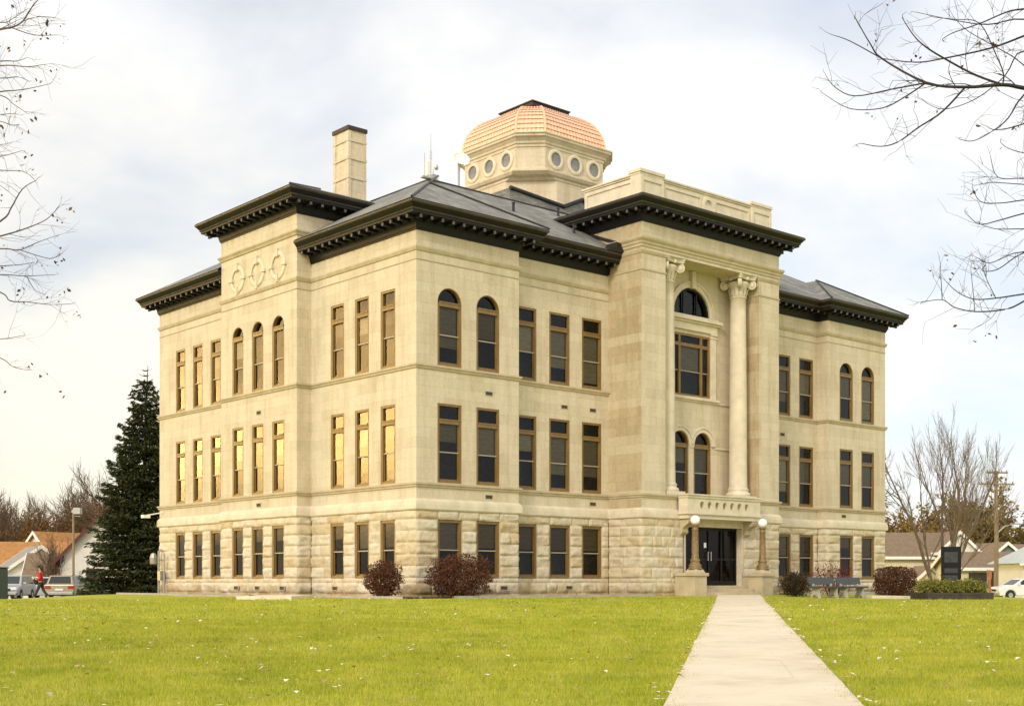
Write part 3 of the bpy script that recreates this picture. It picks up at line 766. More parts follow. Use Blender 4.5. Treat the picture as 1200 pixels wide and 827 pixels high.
# portico
bm2 = bm_
facade((PX0, 0.62), (0, -1), 0, 1.94, [], 15.10, bm2, rkb)
wall(bm2, (PX0, 4.2), (0, -1), 0, 3.58, MT - 0.3, 15.10)
facade((PX1, -1.32), (0, 1), 0, 1.94, [], 15.10); wall(am, (PX1, 0.62), (0, 1), 0, 3.58, MT - 0.3, 15.10)
DOOR = dict(s0=13.41, s1=17.19, z0=-0.14, z1=2.40, kind='base', depth=0.55)
PI0, PI1 = 12.16, 18.44
PF = -1.32
wall(am, (0, PF), (1, 0), PX0, PX1, WT, 3.72); wall(am, (0, PF), (1, 0), PX0, PI0, 3.72, 13.85); wall(am, (0, PF), (1, 0), PI1, PX1, 3.72, 13.85)
wall(am, (0, PF), (1, 0), PX0, PX1, 13.85, 15.10)
wall(am, (0, PF + .022), (1, 0), PX0, DOOR['s0'], ZB, WT); wall(am, (0, PF + .022), (1, 0), DOOR['s1'], PX1, ZB, WT)
rk.wall((0, PF), (1, 0), PX0, DOOR['s0'] - 0.12, amp=0.06); rk.wall((0, PF), (1, 0), DOOR['s1'] + 0.12, PX1, amp=0.06)
wall(am, (0, PF - 0.03), (1, 0), DOOR['s0'] - 0.12, DOOR['s1'] + 0.12, ZB, WT, [DOOR], 0.55)
wall(bm2, (PI0, PF), (0, 1), 0, 1.32, 3.72, 13.85); wall(bm2, (PI1, 0), (0, -1), 0, 1.32, 3.72, 13.85)
am.quad((PI0, PF, 13.85), (PI0, 0, 13.85), (PI1, 0, 13.85), (PI1, PF, 13.85))           # soffit
am.quad((PI0, PF, 3.72), (PI1, PF, 3.72), (PI1, 0, 3.72), (PI0, 0, 3.72))               # loggia floor
TW = [dict(s0=13.95, s1=15.13, z0=S2, z1=6.72, kind='arch', arch=True), dict(s0=15.47, s1=16.65, z0=S2, z1=6.72, kind='arch', arch=True)]
TRI = dict(s0=14.0, s1=16.6, z0=8.30, z1=11.07, kind='triple'); LUN = dict(s0=14.08, s1=16.52, z0=11.90, z1=13.12, kind='lunette', arch=True)
wall(am, (0, 0), (1, 0), PI0, PI1, 3.72, 13.85, TW + [TRI, LUN])
for q in TW + [TRI, LUN]: wins.append((q['s0'], 0, 0, q))
aw = am.build('ashlar_wall', M['ashlar'], CH); bw_ = bm_.build('ashlar_wall', M['ashlar_brown'], CH)
bw_['label'] = 'brown stained limestone return walls of the portico'
rk.build('rock_faced_base', CH); rkb.build('rock_faced_base', CH)
im = MB(); im.box(0.75, 29.9, 1.45, 20.2, -0.9, 13.0); im.box(13.0, 17.6, -0.74, 1.4, -0.9, 2.62)
im.build('interior', M['inside'], CH)

# windows ----------------------------------------------------------
WC = {}
def window_meshes(wd, h, kind):
    k = (round(wd, 2), round(h, 2), kind)
    if k in WC: return WC[k]
    f = MB(); g = MB(); j = 0.10; y0, y1 = 0.02, 0.19
    arch = kind in ('arch', 'lunette')
    sp = h - wd / 2 if arch else h
    def pane(x0, x1, z0, z1, y): g.quad((x0, y, z0), (x1, y, z0), (x1, y, z1), (x0, y, z1))
    if kind == 'lunette':
        pts = arc(0, wd, 0.0); inn = arc(j, wd - j, 0.0)
        for i in range(len(pts) - 1):
            (a, b), (c, d), (e, q), (u, v) = pts[i], pts[i+1], inn[i+1], inn[i]
            f.add([(a, y0, b), (c, y0, d), (e, y0, q), (u, y0, v), (e, y1, q), (u, y1, v)], [(3, 2, 1, 0), (2, 3, 5, 4)])
        f.box(j, wd - j, y0 + .05, y1, 0, 0.07)
        n = len(inn); g.add([(x, 0.17, z) for x, z in inn], [tuple(reversed(range(n)))])
        # mullions of the fanlight
        for x in (wd * 0.32, wd * 0.68): f.box(x - 0.03, x + 0.03, 0.06, 0.13, 0.07, math.sqrt(max(0, (wd/2 - j)**2 - (x - wd/2)**2)))
        r = (f.mesh('window', [M['cornice'], M['sash']]), g.mesh('pane', M['glass']), [None]); WC[k] = r; return r
    f.box(0.003, j, y0, y1, 0.003, sp); f.box(wd - j, wd - 0.003, y0, y1, 0.003, sp)
    f.box(j, wd - j, y0, y1, 0.003, 0.085)
    if kind == 'triple':
        f.box(j, wd - j, y0, y1, h - j, h - 0.003)
        tz = 2.2; f.box(j, wd - j, y0 + .02, y1 - .02, tz, tz + 0.15)
        ms = [0.57, 2.03]
        for m in ms:
            f.box(m - 0.065, m + 0.065, y0 + .01, y1, 0.085, tz); f.box(m - 0.065, m + 0.065, y0 + .012, y1, tz + 0.15, h - j)
        for a, b in ((j, ms[0] - .065), (ms[0] + .065, ms[1] - .065), (ms[1] + .065, wd - j)):
            f.box(a, b, 0.085, 0.135, 1.09, 1.13, 1)
            pane(a, b, 0.085, 1.09, 0.118); pane(a, b, 1.13, tz, 0.095); pane(a, b, tz + .15, h - j, 0.10)
        bl = MB(); bl.box(ms[0] + .07, ms[1] - .07, 0.165, 0.175, 1.1, tz)
        r = (f.mesh('window', [M['wood'], M['sash']]), g.mesh('pane', M['glass']), [(bl.mesh('blind', M['blind']))]); WC[k] = r; return r
    if arch:
        pts = arc(0.003, wd - 0.003, sp); inn = arc(j * .35, wd - j * .35, sp)
        for i in range(len(pts) - 1):
            (a, b), (c, d), (e, q), (u, v) = pts[i], pts[i+1], inn[i+1], inn[i]
            f.add([(a, y0, b), (c, y0, d), (e, y0, q), (u, y0, v), (e, y1, q), (u, y1, v)], [(3, 2, 1, 0), (2, 3, 5, 4)])
        t0, t1 = sp - 0.14, sp + 0.05
        n = len(inn); g.add([(x, 0.17, max(z, t1)) for x, z in inn], [tuple(reversed(range(n)))])
    elif kind == 'rect':
        f.box(j, wd - j, y0, y1, h - 0.085, h - 0.003)
        t0, t1 = h - 0.755, h - 0.575
        pane(j, wd - j, t1, h - 0.085, 0.10)
    else:
        f.box(j, wd - j, y0, y1, h - 0.11, h - 0.003)
        t0 = t1 = h - 0.11
    if t1 > t0:
        f.box(j, wd - j, y0 - 0.01, y1, t0, t1); f.box(j, wd - j, y0 - 0.035, y0 - 0.01, t1 - 0.05, t1 - 0.003)
    mr = 1.16 if kind != 'base' else 1.05
    s = 0.045
    # sashes: the upper one in front of the lower one
    for z0, z1, y in ((0.085, mr, 0.10), (mr, t0, 0.07)):
        f.box(j, j + s, y, y + .04, z0, z1); f.box(wd - j - s, wd - j, y, y + .04, z0, z1)
    f.box(j, wd - j, 0.06, 0.112, mr - 0.022, mr + 0.022, 1)
    f.box(j + s, wd - j - s, 0.095, 0.14, 0.085, 0.15)
    pane(j + s, wd - j - s, 0.15, mr - 0.022, 0.118); pane(j + s, wd - j - s, mr + .022, t0, 0.09)
    bls = []
    for frac, m in ((1.0, 'blind'), (0.62, 'blind'), (0.9, 'blind_dark'), (0.5, 'blind_dark'), (1.45, 'blind'), (1.9, 'blind')):
        b = MB(); z0 = mr - (frac - 1) * (mr - 0.16) if frac > 1 else mr + (1 - frac) * (t0 - mr)
        b.box(j + .01, wd - j - .01, 0.165, 0.175, max(0.12, z0), t0 + 0.02); bls.append(b.mesh('blind', M[m]))
    r = (f.mesh('window', [M['wood'], M['sash']]), g.mesh('pane', M['glass']), bls); WC[k] = r; return r
rw = random.Random(5)
for x, y, rz, q in wins:
    fm, gm_, bl = window_meshes(q['s1'] - q['s0'], q['z1'] - q['z0'], q['kind'])
    wo = bpy.data.objects.new('window', fm); COL.objects.link(wo); wo.parent = CH; wo.location = (x, y, q['z0']); wo.rotation_euler = (0, 0, rz)
    po = bpy.data.objects.new('pane', gm_); COL.objects.link(po); po.parent = wo
    left = abs(rz) > 0.5
    bi = rw.choice([0, 0, 4, 4, 5, 1, 2] if not left else [3, 3, 1, 2])
    if q['kind'] == 'base': bi = rw.choice([2, 2, 0, 3, 2] if not left else [2, 3, 3])
    b = bl[bi % len(bl)]
    if b is not None:
        bo_ = bpy.data.objects.new('blind', b); COL.objects.link(bo_); bo_.parent = wo

# mouldings --------------------------------------------------------
P_ALL = [(0, 0), (5.05, 0), (5.05, .62), (PX0, .62), (PX0, PF), (PX1, PF), (PX1, .62), (25.55, .62), (25.55, 0), (30.6, 0), (30.6, H), (0, H), (0, 13.45), (-.69, 13.45), (-.69, 7.17), (0, 7.17)]
P_OPEN = [(PX1, .62), (25.55, .62), (25.55, 0), (30.6, 0), (30.6, H), (0, H), (0, 13.45), (-.69, 13.45), (-.69, 7.17), (0, 7.17), (0, 0), (5.05, 0), (5.05, .62), (PX0, .62)]
mo = MB()
mo.sweep(P_ALL, [(0, 2.66), (.085, 2.70), (.105, 2.74), (.105, 2.90), (.085, 3.02), (.045, 3.08), (0, 3.12)], True)
mo.build('water_table', M['trim_pale'], CH)
mo = MB(); mo.sweep(P_ALL, [(0, 3.53), (.05, 3.55), (.06, 3.62), (.10, 3.64), (.10, 3.71), (0, 3.735)], True); mo.build('sill_course', M['trim'], CH)
mo = MB(); mo.sweep(P_OPEN, [(0, 7.93), (.05, 7.95), (.06, 8.02), (.10, 8.04), (.10, 8.11), (0, 8.135)], False); mo.build('sill_course', M['trim'], CH)
mo = MB(); mo.sweep(P_OPEN, [(0, 12.28), (.04, 12.30), (.08, 12.40), (.08, 12.45), (0, 12.47)], False); mo.sweep(P_OPEN, [(0, 11.95), (.022, 11.96), (.022, 11.99), (0, 12.0)], False)
mo.build('string_course', M['trim'], CH)
BAYP = [(2.5, 13.45), (-.69, 13.45), (-.69, 7.17), (2.5, 7.17)]
mo = MB(); mo.sweep(BAYP, [(0, 14.14), (.05, 14.16), (.08, 14.24), (.13, 14.30), (.13, 14.36), (0, 14.40)]); mo.build('string_course', M['trim'], CH)
PORP = [(PX0, 3.0), (PX0, PF), (PX1, PF), (PX1, 3.0)]
mo = MB(); mo.sweep(PORP, [(0, 13.98), (.04, 13.99), (.05, 14.10), (.09, 14.12), (.10, 14.20), (.17, 14.28), (.19, 14.34), (.19, 14.39), (0, 14.43)])
for pp in ([(PX0, 2.4), (PX0, PF), (PI0, PF), (PI0, -.002)], [(PI1, -.002), (PI1, PF), (PX1, PF), (PX1, 2.4)]):
    mo.sweep(pp, [(0, 13.0), (.035, 13.02), (.035, 13.07), (0, 13.09)]); mo.sweep(pp, [(0, 13.70), (.03, 13.72), (.07, 13.82), (.07, 13.852), (0, 13.862)])
mo.build('entablature_moulding', M['trim'], CH)

# cornices ---------------------------------------------------------
def cornice(path, z, closed, name='cornice'):
    c = MB()
    prof = [(0, z - .02), (.03, z - .02), (.045, z + .04), (.07, z + .06), (.12, z + .30), (.17, z + .33), (.17, z + .37), (.66, z + .40), (.66, z + .49), (.70, z + .50), (.715, z + .53), (.70, z + .56), (.74, z + .60), (.82, z + .70), (.86, z + .73), (.87, z + .77), (.86, z + .80), (.30, z + .84), (0, z + .84)]
    mis = [0] * 18; mis[8] = mis[9] = mis[10] = 1; mis[13] = mis[14] = mis[15] = 1
    c.sweep(path, prof, closed, 0, mis)
    n = len(path)
    for i in range(n if closed else n - 1):
        A, B = Vector(path[i]), Vector(path[(i + 1) % n]); d = (B - A); ln = d.length
        if ln < 0.8: continue
        d.normalize(); o = Vector((d.y, -d.x)); k = max(1, round(ln / 0.525)); 
        for t in range(-1 if ln > 3 else 0, k + 1):
            s = (t + 0.5) * ln / k
            # blocks past the end only at outer corners
            if s < 0 or s > ln:
                nxt = Vector(path[(i + 2) % n]) - B if s > ln else A - Vector(path[i - 1])
                turn = (d.x * nxt.y - d.y * nxt.x) if s > ln else (nxt.x * d.y - nxt.y * d.x)
                if turn <= 0 or (not closed and (i == 0 and s < 0 or i == n - 2 and s > ln)): continue
            ctr = A + d * s
            def bx(w2, o0, o1, z0, z1, mi):
                p = [ctr - d * w2 + o * o0, ctr + d * w2 + o * o0, ctr + d * w2 + o * o1, ctr - d * w2 + o * o1]
                c.prism([(q.x, q.y) for q in reversed(p)], z0, z1, mi=mi)
            bx(.062, .14, .60, z + .27, z + .385, 0)
            bx(.048, .602, .635, z + .255, z + .375, 2)
    return c.build(name, [M['cornice'], M['cornice_lip'], M['cornice_end']], CH, weld=False)
cornice([(0, 7.165), (0, 0), (5.05, 0), (5.05, .62), (PX0 + .02, .62)], 13.06, False)
cornice([(PX1 - .02, .62), (25.55, .62), (25.55, 0), (30.6, 0), (30.6, H), (0, H), (0, 13.455)], 13.06, False)
cornice([(3.2, 13.45), (-.69, 13.45), (-.69, 7.17), (3.2, 7.17)], 15.04, False)
cornice([(PX0, 3.3), (PX0, PF), (PX1, PF), (PX1, 3.3)], 15.04, False)

# roofs ------------------------------------------------------------
def hip(mb, a0, a1, b0, b1, z0, slope, k=None):
    w2, d2 = (a1 - a0) / 2, (b1 - b0) / 2
    kk = min(w2, d2, k or 99); z1 = z0 + kk * slope
    mb.prism([(a0, b0), (a1, b0), (a1, b1), (a0, b1)], z0, z1, [(a0 + kk, b0 + kk), (a1 - kk, b0 + kk), (a1 - kk, b1 - kk), (a0 + kk, b1 - kk)])
    return kk, z1
ro = MB(); ZR = 13.885; SL = 0.572
k_ = 5.42; zk = ZR + k_ * SL; e0, e1, f0, f1 = -.862, 31.462, -.242, H + .862
T_ = [(e0 + k_, f0 + k_, zk), (e1 - k_, f0 + k_, zk), (e1 - k_, f1 - k_, zk), (e0 + k_, f1 - k_, zk)]; E_ = [(e0, f0, ZR), (e1, f0, ZR), (e1, f1, ZR), (e0, f1, ZR)]
ro.add(T_, [(0, 1, 2, 3)])
for i in range(3): ro.add([E_[i], E_[i+1], T_[i+1], T_[i]], [(0, 1, 2, 3)])
zn = ZR + .19 * SL        # the left plane is notched where the bay rises through it
ro.add([E_[3], (e0, 13.46, ZR), (e0 + .19, 13.46, zn), T_[3]], [(0, 1, 2, 3)]); ro.add([(e0 + .19, 13.46, zn), (e0 + .19, 7.16, zn), T_[0], T_[3]], [(0, 1, 2, 3)]); ro.add([(e0, 7.16, ZR), E_[0], T_[0], (e0 + .19, 7.16, zn)], [(0, 1, 2, 3)])
hip(ro, -.872, 5.912, -.862, 7.16, ZR + .004, SL)
hip(ro, 24.688, 31.472, -.862, 7.16, ZR + .004, SL)
hip(ro, PX0 - .86, PX1 + .86, PF - .86, 9.5, 15.868, 0.26)
hip(ro, -.69 - .86, 9.5, 7.17 - .86, 13.45 + .86, 15.868, 0.36)
rf = ro.build('shingle_roof', M['shingle'], CH)
ri = MB()
zt = ZR + 5.42 * SL
def cap(p, q, r=.045): ri.tube([p, q], [r, r], 6)
cap((-.86, -.86, ZR + .03), (4.56, 4.56, zt + .02)); cap((4.56, 5.18, zt + .02), (26.04, 5.18, zt + .02), .05); cap((4.56, 5.18, zt + .02), (4.56, 16.2, zt + .02))
cap((2.52, 2.53, ZR + 3.39 * SL + .03), (5.91, -.86, ZR + .03)); cap((-1.55, 6.31, 15.89), (2.45, 10.31, 17.34)); cap((31.47, -.86, ZR + .03), (28.08, 2.53, ZR + 3.39 * SL + .03)); cap((24.69, -.86, ZR + .03), (28.08, 2.53, ZR + 3.39 * SL + .03))
ri.build('ridge_cap', M['dark_metal'], CH)
for sx in (PX0, PX1):     # gutter ends where the main cornice meets the portico
    ck = MB(); s = 1 if sx == PX0 else -1
    ck.prism([(sx - .05 * s, -.30), (sx - .9 * s, -.30), (sx - .9 * s, .5), (sx - .05 * s, .5)][::s], 13.86, 14.02); ck.prism([(sx - .03 * s, -.26), (sx - .42 * s, -.26), (sx - .42 * s, .6), (sx - .03 * s, .6)][::s], 14.025, 14.28)
    ck.tube([(sx - .03 * s, -.2, 14.25), (sx - .03 * s, 2.2, 15.2)], [.07, .07], 6)
    ck.build('roof_flashing', M['dark_metal'], CH)
cr = MB(); cp = [(9.2, 16.9), (9.2, 17.62), (12.5, 17.38), (13.7, 17.92), (14.2, 17.55), (14.9, 17.25), (14.9, 16.9)]
cr.extr([(a, z) for a, z in cp], 5.32, 7.6, 'y'); ckt = cr.build('roof_cricket', M['shingle'], CH)
cr = MB(); cr.tube([(a, 5.30, z) for a, z in cp[1:6]], [.10] * 5, 6); cr.build('edge_flashing', M['dark_metal'], ckt)
vp = MB()
for a, b in ((7.3, 2.9), (11.2, 4.3), (9.4, 1.4)): vp.lathe([(.06, ZR + (b + .24) * SL - .1), (.06, ZR + (b + .24) * SL + .33), (.075, ZR + (b + .24) * SL + .34), (.075, ZR + (b + .24) * SL + .38)], a, b, 8)
vp.build('vent_pipe', M['dark_metal'], CH)

# parapet over the portico -----------------------------------------
pa = MB(); A0, A1, B0, B1 = 11.0, 19.6, -0.94, 2.4
for (x0, x1, y0, y1) in ((A0, A1, B0, B0 + .4), (A0, A0 + .4, B0 + .4, B1), (A1 - .4, A1, B0 + .4, B1)): pa.box(x0, x1, y0, y1, 15.75, 17.05)
for (x0, x1, y0, y1) in ((A0 - .05, A1 + .05, B0 - .05, B0 + .45), (A0 - .05, A0 + .45, B0 + .45, B1 + .05), (A1 - .45, A1 + .05, B0 + .45, B1 + .05)):
    pa.box(x0, x1, y0, y1, 17.05, 17.12); pa.box(x0 - .05, x1 + .05, y0 - .05, y1 + (.05 if y1 > 0 else 0), 17.12, 17.20)
for x0, x1 in ((A0 - .08, A0 + 1.35), (A1 - 1.35, A1 + .08)):      # corner piers
    pa.box(x0, x1, B0 - .085, B0 + .5, 15.76, 17.12); pa.box(x0 - .06, x1 + .06, B0 - .145, B0 + .56, 17.203, 17.34)
    f0, f1 = x0 + .16, x1 - .16      # sunk panel made of a raised frame
    for q in ((x0 + .003, f0, 15.8, 17.05), (f1, x1 - .003, 15.8, 17.05), (f0, f1, 16.86, 17.05), (f0, f1, 15.8, 16.02)): pa.box(q[0], q[1], B0 - .135, B0 - .083, q[2], q[3])
def frame(x0, x1, z0, z1, y, t=.05, wd=.13):
    for q in ((x0, x0 + wd, z0, z1), (x1 - wd, x1, z0, z1), (x0 + wd, x1 - wd, z1 - wd, z1), (x0 + wd, x1 - wd, z0, z0 + wd)): pa.box(q[0], q[1], y - t, y + .002, q[2], q[3])
frame(A0 + 1.4, MID - .42, 15.8, 16.95, B0); frame(MID + .42, A1 - 1.4, 15.8, 16.95, B0)
pa.box(MID - .40, MID + .40, B0 - .10, B0 + .002, 15.78, 16.55)
pts = arc(MID - .40, MID + .40, 16.55, 12); inn = arc(MID - .26, MID + .26, 16.55, 12)
for i in range(12):
    (a, b), (c, d), (e, q), (u, v) = pts[i], pts[i+1], inn[i+1], inn[i]
    pa.add([(a, B0 - .10, b), (c, B0 - .10, d), (e, B0 - .10, q), (u, B0 - .10, v), (a, B0, b), (c, B0, d), (e, B0, q), (u, B0, v)], [(3, 2, 1, 0), (0, 1, 5, 4), (2, 3, 7, 6)])
for y in (A0,):   # panel on the left return
    for q in ((B0 + .1, B0 + .25, 15.8, 17.0), (B1 - .2, B1 - .05, 15.8, 17.0), (B0 + .25, B1 - .2, 16.85, 17.0), (B0 + .25, B1 - .2, 15.8, 16.05)): pa.box(A0 - .05, A0 + .002, q[0], q[1], q[2], q[3])
pa.build('parapet', M['trim_pale'], CH, bevel=0.012)

# columns ----------------------------------------------------------
def column(a, b):
    m = MB(); m.smooth = True
    zb = 3.74; z1 = 12.86
    prof = [(.545, zb + .16), (.565, zb + .20), (.565, zb + .27), (.53, zb + .31), (.47, zb + .34), (.455, zb + .39), (.485, zb + .43), (.485, zb + .48), (.44, zb + .51), (.415, zb + .58)]
    for i in range(1, 13):
        t = i / 12; prof.append((.405 - .055 * t ** 1.7, zb + .58 + (z1 - zb - .58) * t))
    prof += [(.375, z1 + .01), (.39, z1 + .04), (.375, z1 + .07), (.35, z1 + .075)]
    m.lathe(prof, 0, 0, 32)
    m.smooth = False; m.box(-.59, .59, -.59, .59, zb - .03, zb + .16)
    c = m.build('portico_column', M['trim_pale'], CH); c.location = (a, b, 0)
    k = MB(); k.smooth = True
    k.lathe([(.35, 12.93), (.36, 13.1), (.40, 13.32), (.47, 13.47), (.50, 13.55), (.44, 13.6)], 0, 0, 24)
    # leaves round the neck
    for i in range(12):
        an = 2 * math.pi * i / 12; ca, sa = math.cos(an), math.sin(an)
        r = [(.355, 12.95, .07), (.40, 13.1, .085), (.425, 13.22, .07), (.47, 13.28, .035)]
        v = []
        for rr, z, hw in r: v += [(ca * rr - sa * hw, sa * rr + ca * hw, z), (ca * (rr + .03), sa * (rr + .03), z), (ca * rr + sa * hw, sa * rr - ca * hw, z)]
        k.add(v, [(j*3 + q, (j+1)*3 + q, (j+1)*3 + q + 1, j*3 + q + 1) for j in range(3) for q in range(2)])
    # four angled volutes, each a coiled band
    for i in range(4):
        an = math.pi / 4 + i * math.pi / 2; ca, sa = math.cos(an), math.sin(an)
        pts = []; rad = []
        for t in range(30):
            th = t / 29 * 2 * math.pi * 1.9; rr = .20 * (1 - .78 * t / 29)
            o, z = .60 + rr * math.sin(th), 13.46 + rr * math.cos(th)
            pts.append((ca * o, sa * o, z)); rad.append(.05 * (1 - .35 * t / 29))
        k.tube([(ca * .28, sa * .28, 13.68)] + pts, [.05] + rad, 6)
        for sd_ in (-1, 1):
            off = .055 * sd_; k.tube([(x - sa * off, y + ca * off, z) for x, y, z in pts], [r * .9 for r in rad], 5)
        k.tube([(ca * .60 - sa * .09, sa * .60 + ca * .09, 13.46), (ca * .60 + sa * .09, sa * .60 - ca * .09, 13.46)], [.145, .145], 12)
    k.smooth = False
    h = .60; q = .09
    ab = [(-h, -h + .08), (-h + .08, -h), (-.2, -h + q), (.2, -h + q), (h - .08, -h), (h, -h + .08), (h - q, -.2), (h - q, .2), (h, h - .08), (h - .08, h), (.2, h - q), (-.2, h - q), (-h + .08, h), (-h, h - .08), (-h + q, .2), (-h + q, -.2)]
    k.prism(ab, 13.68, 13.77); k.prism([(x * 1.05, y * 1.05) for x, y in ab], 13.773, 13.848)
    for an in range(4):
        ca, sa = [(1, 0), (0, 1), (-1, 0), (0, -1)][an]; k.sphere((ca * .53, sa * .53, 13.70), .085, 8, 6)
    k.build('capital', M['trim_pale'], c)
column(12.87, -0.69); column(17.73, -0.69)

# surrounds inside the loggia --------------------------------------
lo = MB()
def archring(x0, x1, zs, wd, y, t, n=16):
    a_ = arc(x0 - wd, x1 + wd, zs, n); b_ = arc(x0, x1, zs, n)
    for i in range(n):
        (a, b), (c, d), (e, q), (u, v) = a_[i], a_[i+1], b_[i+1], b_[i]
        lo.add([(a, y - t, b), (c, y - t, d), (e, y - t, q), (u, y - t, v), (a, y, b), (c, y, d), (e, y, q), (u, y, v)], [(3, 2, 1, 0), (0, 1, 5, 4), (2, 3, 7, 6)])
for q in TW: archring(q['s0'], q['s1'], 6.13, .17, 0, .06); archring(q['s0'] - .17, q['s1'] + .17, 6.13, .07, 0, .10)
archring(14.08, 16.52, 11.90, .20, 0, .07); archring(13.88, 16.72, 11.90, .08, 0, .12)
lo.prism([(15.17, 0), (15.17, -.2), (15.43, -.2), (15.43, 0)], 13.08, 13.83)
for x0, x1 in ((PI0 + .002, 13.70), (15.14, 15.46), (16.9, PI1 - .002)): lo.box(x0, x1, -.05, .002, 6.02, 6.12)
for x0, x1 in ((13.66, 13.98), (16.62, 16.94)):
    lo.box(x0, x1, -.07, .002, 8.26, 11.2); lo.box(x0 - .04, x1 + .04, -.11, .002, 11.0, 11.06); lo.box(x0 - .05, x1 + .05, -.12, .002, 11.14, 11.22)
lo.box(13.6, 17.0, -.10, .002, 11.223, 11.55); lo.box(13.5, 17.1, -.18, .002, 11.55, 11.64); lo.box(13.42, 17.18, -.28, .002, 11.642, 11.76); lo.box(13.55, 17.05, -.14, .002, 11.762, 11.88)
lo.box(13.5, 17.1, -.14, .002, 8.14, 8.255); lo.box(PI0 + .002, PI1 - .002, -.06, .002, 8.06, 8.137)
lo.build('loggia_surround', M['trim_pale'], CH, bevel=0.01)

# balcony ----------------------------------------------------------
ba = MB(); X0, X1, YF = 12.86, 17.74, -1.94
ba.box(X0 + .04, X1 - .04, YF + .03, PF - .035, 2.72, 2.90); ba.box(X0 - .05, X1 + .05, YF - .06, PF - .11, 2.90, 3.0)
ba.box(X0 - .04, X1 + .04, YF - .05, PF - .11, 3.60, 3.70); ba.box(X0 - .09, X1 + .09, YF - .10, PF - .11, 3.702, 3.76)
# pierced front panel
hz0, hz1 = 3.0, 3.60; n = 7; pitch = .50; st = MID - pitch * n / 2
def pq(x, z, k): return (x, YF + k, z)
ba.quad(pq(X0, hz0, 0), pq(st, hz0, 0), pq(st, hz1, 0), pq(X0, hz1, 0)); ba.quad(pq(st + n * pitch, hz0, 0), pq(X1, hz0, 0), pq(X1, hz1, 0), pq(st + n * pitch, hz1, 0))
for i in range(n):
    cx, cz = st + (i + .5) * pitch, 3.30; L_ = 24
    ci = []; sq = []
    for k in range(L_):
        an = 2 * math.pi * (k + .5) / L_; c_, s_ = math.cos(an), math.sin(an)
        ci.append((cx + .145 * c_, cz + .165 * s_)); m = max(abs(c_) / (pitch / 2), abs(s_) / .30); sq.append((cx + c_ / m, cz + s_ / m))
    cor = [(cx + pitch/2, 3.6), (cx - pitch/2, 3.6), (cx - pitch/2, 3.0), (cx + pitch/2, 3.0)]
    for k in range(L_):
        k2 = (k + 1) % L_; poly = [ci[k], sq[k]]
        for cc in cor:
            if (abs(sq[k][0] - cx) > pitch/2 - 1e-4) != (abs(sq[k2][0] - cx) > pitch/2 - 1e-4) and (cc[0] - cx) * ((sq[k][0] + sq[k2][0]) / 2 - cx) > 0 and (cc[1] - cz) * ((sq[k][1] + sq[k2][1]) / 2 - cz) > 0: poly.append(cc)
        poly += [sq[k2], ci[k2]]
        ba.add([pq(x, z, 0) for x, z in poly], [tuple(range(len(poly)))])
        ba.quad(pq(*ci[k], 0), pq(*ci[k2], 0), pq(*ci[k2], .16), pq(*ci[k], .16))
ba.quad((X0, PF - .11, hz0), (X0, YF, hz0), (X0, YF, hz1), (X0, PF - .11, hz1)); ba.quad((X1, YF, hz0), (X1, PF - .11, hz0), (X1, PF - .11, hz1), (X1, YF, hz1))
ba.box(X0 + .02, X1 - .02, YF + .16, YF + .2, 3.0, 3.6, 1)
bal = ba.build('balcony', [M['trim_pale'], M['ashlar_brown']], CH, weld=False)
for x in (13.02, 17.26):
    br_ = MB()
    pr = [(PF - .03, 2.72), (YF + .08, 2.72), (YF + .05, 2.62), (YF + .10, 2.50), (YF + .22, 2.44), (PF - .30, 2.40), (PF - .20, 2.30), (PF - .20, 2.16), (PF - .14, 2.06), (PF - .03, 2.03)]
    br_.extr(pr[::-1], x, x + .34); br_.tube([(x - .02, YF + .17, 2.57), (x + .36, YF + .17, 2.57)], [.10, .10], 14); br_.tube([(x - .02, PF - .13, 2.16), (x + .36, PF - .13, 2.16)], [.075, .075], 14)
    br_.build('bracket', M['trim'], bal)

# entrance ---------------------------------------------------------
de = MB(); yd = PF + .28
de.box(13.41 + .003, 13.50, yd, yd + .1, -.12, 2.39); de.box(17.10, 17.187, yd, yd + .1, -.12, 2.39); de.box(13.50, 17.10, yd, yd + .1, 2.28, 2.39)
xs = [13.50, 14.45, 15.30, 16.15, 17.10]
for x in xs[1:-1]: de.box(x - .045, x + .045, yd, yd + .09, -.1, 2.28)
for i in range(4):
    de.box(xs[i] + .045, xs[i+1] - .045, yd + .01, yd + .07, -.12, .06)
    de.box(xs[i] + .045, xs[i+1] - .045, yd + .01, yd + .07, .98, 1.05)
dr = de.build('entrance_door', M['cornice'], CH)
dg = MB(); dg.quad((13.5, yd + .05, .05), (17.1, yd + .05, .05), (17.1, yd + .05, 2.28), (13.5, yd + .05, 2.28)); dg.build('pane', M['glass_door'], dr)
for x in (15.18, 15.38):
    hd = MB(); hd.tube([(x, yd - .05, .95), (x, yd - .05, 1.35)], [.018, .018], 8); hd.tube([(x, yd - .05, 1.0), (x, yd + .02, 1.0)], [.012, .012], 6); hd.tube([(x, yd - .05, 1.3), (x, yd + .02, 1.3)], [.012, .012], 6); hd.build('handle', M['chrome'], dr)
no = MB(); no.quad((15.0, yd + .043, 1.52), (15.16, yd + .043, 1.52), (15.16, yd + .043, 1.74), (15.0, yd + .043, 1.74)); no.build('notice', M['white_item'], dr)
st_ = MB()
for i in range(4): st_.box(13.46, 17.14, PF - .035 - .36 * (i + 1), PF - .035 - .36 * i - .003 * (i > 0), -.95, -.14 - .145 * i)
st_.box(13.43, 17.17, PF + .0, yd, -.95, -.16)
st_.build('entrance_steps', M['trim'], CH, bevel=.015)
